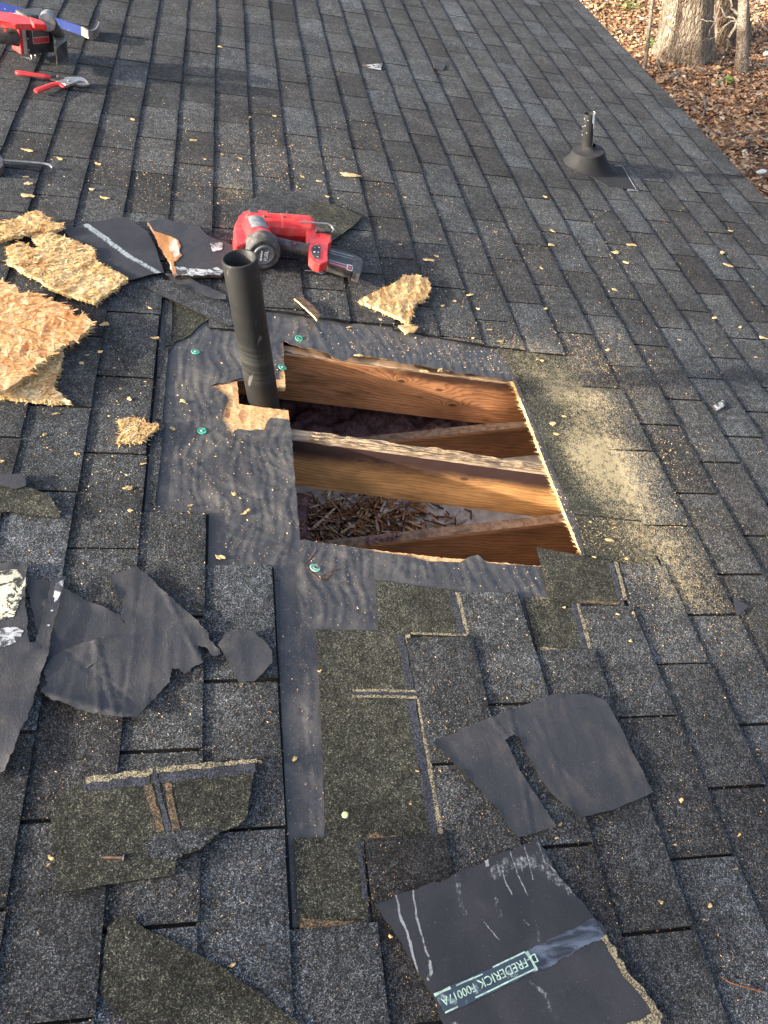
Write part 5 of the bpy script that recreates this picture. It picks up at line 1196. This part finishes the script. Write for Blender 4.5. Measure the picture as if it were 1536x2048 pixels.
def scatter(cx,cy,sx,sy,n,smin,smax,hole=True):
    k=0
    while k<n:
        x=rr.gauss(cx,sx) if sx<900 else rr.uniform(0,1536); y=rr.gauss(cy,sy) if sy<900 else rr.uniform(0,2048)
        k+=1
        if not(0<x<1536 and 0<y<2048): continue
        p=px(x,y)
        if p.x>X1-.02 or inside((p.x,p.y),HR): continue
        L=rr.uniform(smin,smax)*(.8 if rr.random()<.85 else 1.6)*min(1,max(.78,(2048-y)/1300)); p.z=seat(p)
        grit(p,L,L*rr.uniform(.15,.45),rr.uniform(0,3.14),rr.choice(GC))
scatter(0,0,999,999,8500,.0015,.0048); scatter(768,1500,500,300,5000,.0014,.0034)
scatter(1200,900,110,140,5200,.0015,.005); scatter(1400,1180,100,90,900,.0015,.004); scatter(1090,720,90,40,1200,.0015,.005)
scatter(600,340,160,60,1600,.002,.006); scatter(350,350,200,60,1000,.002,.007); scatter(1200,480,180,60,900,.002,.006); scatter(300,900,180,160,700,.002,.007); scatter(900,690,150,25,900,.0012,.004); scatter(560,1000,150,120,700,.001,.003); scatter(800,560,160,60,700,.0015,.005)
scatter(1250,1700,200,160,1500,.001,.0028); scatter(300,1900,250,120,1500,.001,.0028)
top(bm,'sawdust',M_CHIP,'pale sawdust and fine splinters strewn over the roof beside the hole','sawdust',kind='stuff')
# pine needles and splinters in the slots are part of it
# ================================================================= GROUND, LEAVES, TREES (world axes)
def wray(x,y):
    d=(MR.to_3x3()@ray(x,y)); c=(MR@CAMP); return c,d
def gnd(x,y,z=GZ):
    c,d=wray(x,y); k=(z-c.z)/d.z; return c+d*k
def wpx(x,y,dist_pt):
    "point on the pixel ray in the vertical plane through dist_pt facing the camera"
    c,d=wray(x,y); n_=(dist_pt-c); n_.z=0; n_.normalize(); k=(dist_pt-c).dot(n_)/d.dot(n_); return c+d*k
def fin_w(bm,name,mats,label=None,cat=None,group=None,kind=None,parent=None,loc=None,smooth=False):
    loc=loc or Vector((0,0,0)); bmesh.ops.translate(bm,vec=-loc,verts=bm.verts)
    o=finish(bm,name,mats,parent,smooth=smooth)
    if parent is None: o.location=loc
    return tag(o,label,cat,group,kind)
def gz(x,y): return GZ+noise.noise(Vector((x*.5,y*.5,0)))*.10+noise.noise(Vector((x*2.2,y*2.2,3)))*.03
M_GND=NM('leafy_soil',rough=.95,spec=.15); _v=M_GND.vor(22); _cr=M_GND.sep(_v.outputs['Color']); _c=M_GND.ramp(_cr[0],[(0,(.035,.02,.012)),(.3,(.12,.06,.03)),(.6,(.26,.14,.07)),(.85,(.40,.25,.13)),(1,(.5,.36,.22))])
_c=M_GND.mix(M_GND.smooth(M_GND.noise(1.3,5,.6),.5,.62),_c,(.045,.035,.025))
M_GND=M_GND.out(_c,None,M_GND.bump(_v.outputs['Distance'],.8,.03))
bm=bmesh.new(); g={}
for i in range(61):
    for j in range(61):
        x=2.0+i*.4; y=-6+j*.5; g[i,j]=bm.verts.new((x,y,gz(x,y)))
for i in range(60):
    for j in range(60): bm.faces.new((g[i,j],g[i+1,j],g[i+1,j+1],g[i,j+1])).smooth=True
fin_w(bm,'ground',M_GND,kind='structure')
bm=bmesh.new(); S=150
v=[bm.verts.new(p) for p in ((-S,-S,GZ-.3),(S,-S,GZ-.3),(S,S,GZ-.3),(-S,S,GZ-.3))]; bm.faces.new(v); fin_w(bm,'terrain',M_GND,kind='structure')
# leaves
M_LEAF=NM('dry_leaves',rough=.6,spec=.35); M_LEAF=M_LEAF.out(M_LEAF.mix(1.0,M_LEAF.attr('tint'),M_LEAF.smooth(M_LEAF.noise(30,3,.6),.3,.7,.7,1.25),'MULTIPLY'))
bm=bmesh.new(); Ll=bm.loops.layers.float_color.new('tint'); rr=random.Random(5)
LC=[(.36,.19,.085),(.50,.29,.14),(.44,.25,.12),(.22,.12,.065),(.32,.20,.11),(.15,.075,.04),(.42,.31,.20),(.09,.05,.03),(.52,.42,.30),(.20,.10,.05),(.26,.15,.08),(.34,.24,.16)]
ng=0
while ng<26000:
    x=rr.uniform(1140,1580); y=rr.uniform(-40,440)
    if ng%3: y=rr.uniform(-40,230)
    p=gnd(x,y)
    if p.x<XE+.2 or p.x>24 or p.y>23: continue
    ng+=1
    if noise.noise(Vector((p.x*.9,p.y*.9,8)))>.42 and rr.random()<.8: continue
    s=rr.choice([rr.uniform(.012,.03),rr.uniform(.02,.05),rr.uniform(.03,.065)]); an=rr.uniform(0,6.28); u_=Vector((math.cos(an),math.sin(an),rr.uniform(-.5,.5))).normalized(); w_=u_.cross(Vector((rr.uniform(-.7,.7),rr.uniform(-.7,.7),1))).normalized()
    c=Vector((p.x,p.y,gz(p.x,p.y)+rr.uniform(.003,.035))); k=rr.uniform(-.5,.6); nn=u_.cross(w_)
    q_=[c-u_*s,c+w_*s*.62+nn*s*k,c+u_*s,c-w_*s*.62+nn*s*k]
    v=[bm.verts.new(t) for t in q_]; col=rr.choice(LC); kk=rr.uniform(.7,1.3); col=(col[0]*kk,col[1]*kk,col[2]*kk,1)
    for t in ((0,1,2),(0,2,3)):
        f=bm.faces.new([v[i] for i in t])
        for l in f.loops: l[Ll]=col
fin_w(bm,'leaf_litter',M_LEAF,'dry brown fallen leaves covering the ground beside the house','leaf litter',kind='stuff')
# bark
def bark(name,a,b,sc=1.0):
    m=NM(name,rough=.95,spec=.15); n1=m.noise(16*sc,6,.7,co=m.map(m.co,(1,1,.22)),dist=.8); n2=m.noise(5,3,.6)
    v=m.vor(20*sc,co=m.map(m.co,(1,1,.25)),feature='DISTANCE_TO_EDGE')
    c=m.mix(m.smooth(n1,.35,.65),a,b); c=m.mix(1.0,c,m.smooth(n2,.3,.7,.8,1.2),'MULTIPLY')
    return m.out(c,None,m.bump(m.math('ADD',n1,m.smooth(v.outputs['Distance'],0,.25)),1.0,.028))
M_BARK=bark('furrowed_bark',(.16,.12,.085),(.46,.37,.27),1.9); M_BARKD=bark('shaded_bark',(.10,.075,.055),(.26,.2,.15)); M_BARKS=bark('smooth_bark',(.30,.25,.19),(.50,.42,.33),3)  # the darker bark carries the rear trunk's shade in its colour
def trunk(bm,pts,rs,n=40,flare=0,seed=1,ridge=.05):
    R=[]
    for i,(p,r) in enumerate(zip(pts,rs)):
        row=[]
        for k in range(n):
            a_=2*math.pi*k/n; h=(p.z-GZ)
            rr_=r*(1+ridge*noise.noise(Vector((math.cos(a_)*4,math.sin(a_)*4,p.z*.6+seed)))+.04*noise.noise(Vector((math.cos(a_)*12,math.sin(a_)*12,p.z*1.5))))
            if flare and h<.9: rr_*=1+flare*((.9-h)/.9)**2*(.7+.6*math.cos(a_*5+seed))
            row.append(Vector((p.x+math.cos(a_)*rr_,p.y+math.sin(a_)*rr_,p.z)))
        R.append(row)
    return loft(bm,R)
def tree(name,label,base,toppt,r0,r1,mat,n=40,flare=.3,extra=2.4,seed=1,nseg=18):
    root=empty(name,base,label,'tree',world=True)
    d=toppt-base; pts=[];rs=[]
    for i in range(nseg+1):
        t=i/nseg*extra; q_=base+d*t; q_.z-=.15 if i==0 else 0
        pts.append(q_); rs.append(r0+(r1-r0)*min(1,t/extra))
    bm=bmesh.new(); trunk(bm,pts,rs,n,flare,seed); bmesh.ops.translate(bm,vec=-base,verts=bm.verts)
    finish(bm,'trunk',mat,root)
    return root
def limbs(root,base,specs,mat,name='branch'):
    for k,sp_ in enumerate(specs):
        pts,r=sp_; bm=bmesh.new(); rr=random.Random(k); P_=[]
        for i in range(len(pts)-1):
            for j in range(4):
                P_.append(pts[i].lerp(pts[i+1],j/4)+Vector((rr.uniform(-1,1),rr.uniform(-1,1),rr.uniform(-1,1)))*.02)
        P_.append(pts[-1]); rs=[r*(1-.85*i/(len(P_)-1)) for i in range(len(P_))]
        tube(bm,[q_-base for q_ in P_],rs,7); finish(bm,name,mat,root,smooth=True)
b0=gnd(1368,118); tt=wpx(1372,-60,b0); tt.z=max(tt.z,b0.z+1.5)
t1=tree('large_tree','thick pale trunk with furrowed bark and a flared foot among the leaves',b0,tt,.37,.31,M_BARK,56,.28,3.4)
b1=gnd(1450,95)+Vector((.25,.35,0)); t1b=wpx(1452,-60,b1)
tree('large_tree','dark shaded trunk just behind the thick pale one',b1,t1b,.30,.26,M_BARKD,40,.2,3.4,seed=4)
b2=gnd(1484,148); t2=wpx(1488,-40,b2)
s1=tree('young_tree','slender smooth pale trunk with bare branches at the top right',b2,t2,.085,.06,M_BARKS,20,.3,2.2,seed=6)
W=lambda x,y:wpx(x,y,b2)
limbs(s1,b2,[([W(1480,32),W(1460,75),W(1452,110),W(1432,140),W(1418,170)],.028),([W(1478,30),W(1462,10),W(1450,-20)],.024),([W(1484,25),W(1505,8),W(1530,-12)],.022),([W(1488,25),W(1515,35),W(1536,60)],.016),([W(1474,38),W(1450,50),W(1425,75),W(1398,82)],.010),([W(1470,42),W(1448,30),W(1440,5),W(1432,-20)],.012),([W(1450,50),W(1432,90),W(1412,110)],.008),([W(1505,8),W(1520,25),W(1540,30)],.007),([W(1430,30),W(1422,60),W(1415,85)],.007),([W(1452,75),W(1462,95),W(1475,105)],.006),([W(1400,40),W(1425,45),W(1452,30)],.006)],M_BARKS)
b3=gnd(1289,142); t3=wpx(1306,-10,b3)
s2=tree('sapling','thin grey sapling stem leaning right beside the roof edge',b3,t3,.034,.022,M_BARKS,12,0,2.0,seed=8)
W=lambda x,y:wpx(x,y,b3)
limbs(s2,b3,[([W(1295,85),W(1320,82),W(1345,70)],.007),([W(1301,40),W(1282,28),W(1262,12)],.008),([W(1298,60),W(1330,40),W(1350,35)],.006),([W(1304,10),W(1315,-5),W(1325,-30)],.008),([W(1293,100),W(1270,95),W(1250,70)],.005)],M_BARKS)
# fallen sticks
M_STK=bark('fallen_stick',(.25,.21,.17),(.5,.46,.4),3)
for k,(P_,r,lab) in enumerate([([(1486,288),(1510,284),(1540,291)],.035,'short pale stick lying on bare soil at the right edge'),([(1312,130),(1322,155),(1335,168)],.022,'pale forked stick right of the sapling foot'),([(1333,160),(1350,162),(1362,172)],.016,'thin curved pale stick beside the forked stick'),([(1405,200),(1408,225),(1403,240)],.016,'thin upright lying stick in the middle of the leaves'),([(1342,157),(1372,152),(1410,150)],.028,'long grey root like stick at the foot of the thick trunk'),([(1432,152),(1452,140),(1470,132)],.02,'pale stick between the two trunks'),([(1178,8),(1190,2),(1205,-6)],.02,'pale stick by the roof edge at the top'),([(1492,132),(1510,136),(1530,138)],.022,'dark stick right of the slender trunk')]):
    pts=[gnd(a_,b_)+Vector((0,0,.06)) for a_,b_ in P_]; bm=bmesh.new(); pp=[]
    for i in range(len(pts)-1):
        for j in range(4): pp.append(pts[i].lerp(pts[i+1],j/4)+Vector((0,0,.01*math.sin(j*2+k))))
    pp.append(pts[-1]); tube(bm,pp,[r*(.6+.4*math.sin(i*.9+1)) for i in range(len(pp))],8); fin_w(bm,'fallen_stick',M_STK,lab,'stick','sticks on the leaves',loc=pts[0].copy(),smooth=True)
# green plants
M_GL=plain('fresh_green_leaf',(.10,.22,.04),.5,var=.3)
def plant(x,y,n_,s,sp,label,seed,name='green_plant'):
    b=gnd(x,y); root=empty(name,b,label,'plant',world=True); rr=random.Random(seed); bm=bmesh.new(); sm=bmesh.new()
    for i in range(n_):
        an=rr.uniform(0,6.28); c=Vector((math.cos(an)*rr.uniform(.1,1)*sp,math.sin(an)*rr.uniform(.1,1)*sp,rr.uniform(.04,1)*sp*1.1)); u_=Vector((math.cos(an),math.sin(an),rr.uniform(-.3,.6))).normalized(); w_=u_.cross(Vector((0,0,1))).normalized()
        k=s*rr.uniform(.6,1.2); v=[bm.verts.new(t) for t in (c-u_*k*.3,c+u_*k*.2+w_*k*.38,c+u_*k,c+u_*k*.2-w_*k*.38)]; bm.faces.new(v)
        tube(sm,[Vector((0,0,0)),c*.6+Vector((0,0,.02)),c],.0022,4)
    finish(bm,'foliage',M_GL,root); finish(sm,'stem',M_GL,root)
plant(1450,172,16,.07,.11,'small bright green seedling among the leaves below the slender trunk',1)
plant(1262,22,24,.06,.30,'low green plant beside the roof edge at the top',2); plant(1303,92,14,.06,.12,'tiny green plant between the sapling and the thick trunk',3)
# pale stone
bm=bmesh.new(); c=gnd(1521,351)+Vector((0,0,.04)); bmesh.ops.create_icosphere(bm,subdivisions=3,radius=.06,matrix=Matrix.Translation(c)@Matrix.Diagonal((1,.7,.5,1)))
for v in bm.verts: v.co+=noise.noise_vector(v.co*12)*.02
fin_w(bm,'stone',plain('pale_stone',(.6,.6,.58),.8),'white stone lying on the soil at the right edge','stone',loc=c.copy(),smooth=True)

# unseen bare tree added up-sun, beyond the far eave, to dapple the roof
rr=random.Random(17)
b4=Vector((-17.5,-7.3,GZ)); root=empty('shade_tree',b4,'tall bare tree added out of frame beyond the house to shade the roof','tree',world=True)
bm=bmesh.new(); trunk(bm,[b4+Vector((0,0,z)) for z in (-.2,1,3,6,9,12,15,18)],[.34,.3,.27,.24,.2,.15,.1,.04],16,.2,3); bmesh.ops.translate(bm,vec=-b4,verts=bm.verts); finish(bm,'trunk',M_BARK,root)
for k in range(64):
    z=rr.uniform(4.5,15); a_=rr.uniform(0,6.28); L=rr.uniform(1.5,4.8)*(1-(z-6)/16); r=.022*L+.01
    P_=[Vector((0,0,z))]; d=Vector((math.cos(a_),math.sin(a_),rr.uniform(.2,.8)))
    for i in range(6): P_.append(P_[-1]+d*L/6+Vector((rr.uniform(-1,1),rr.uniform(-1,1),rr.uniform(-.5,1)))*.14)
    bm=bmesh.new(); tube(bm,P_,[r*(1-.14*i) for i in range(7)],6)
    for q_ in range(6):
        i=rr.randint(2,5); s_=P_[i]; d2=Vector((rr.uniform(-1,1),rr.uniform(-1,1),rr.uniform(0,1))).normalized()*rr.uniform(.6,1.6)
        tube(bm,[s_,s_+d2*.5+Vector((0,0,.08)),s_+d2],[r*.4,r*.28,r*.12],5)
    finish(bm,'branch',M_BARK,root)
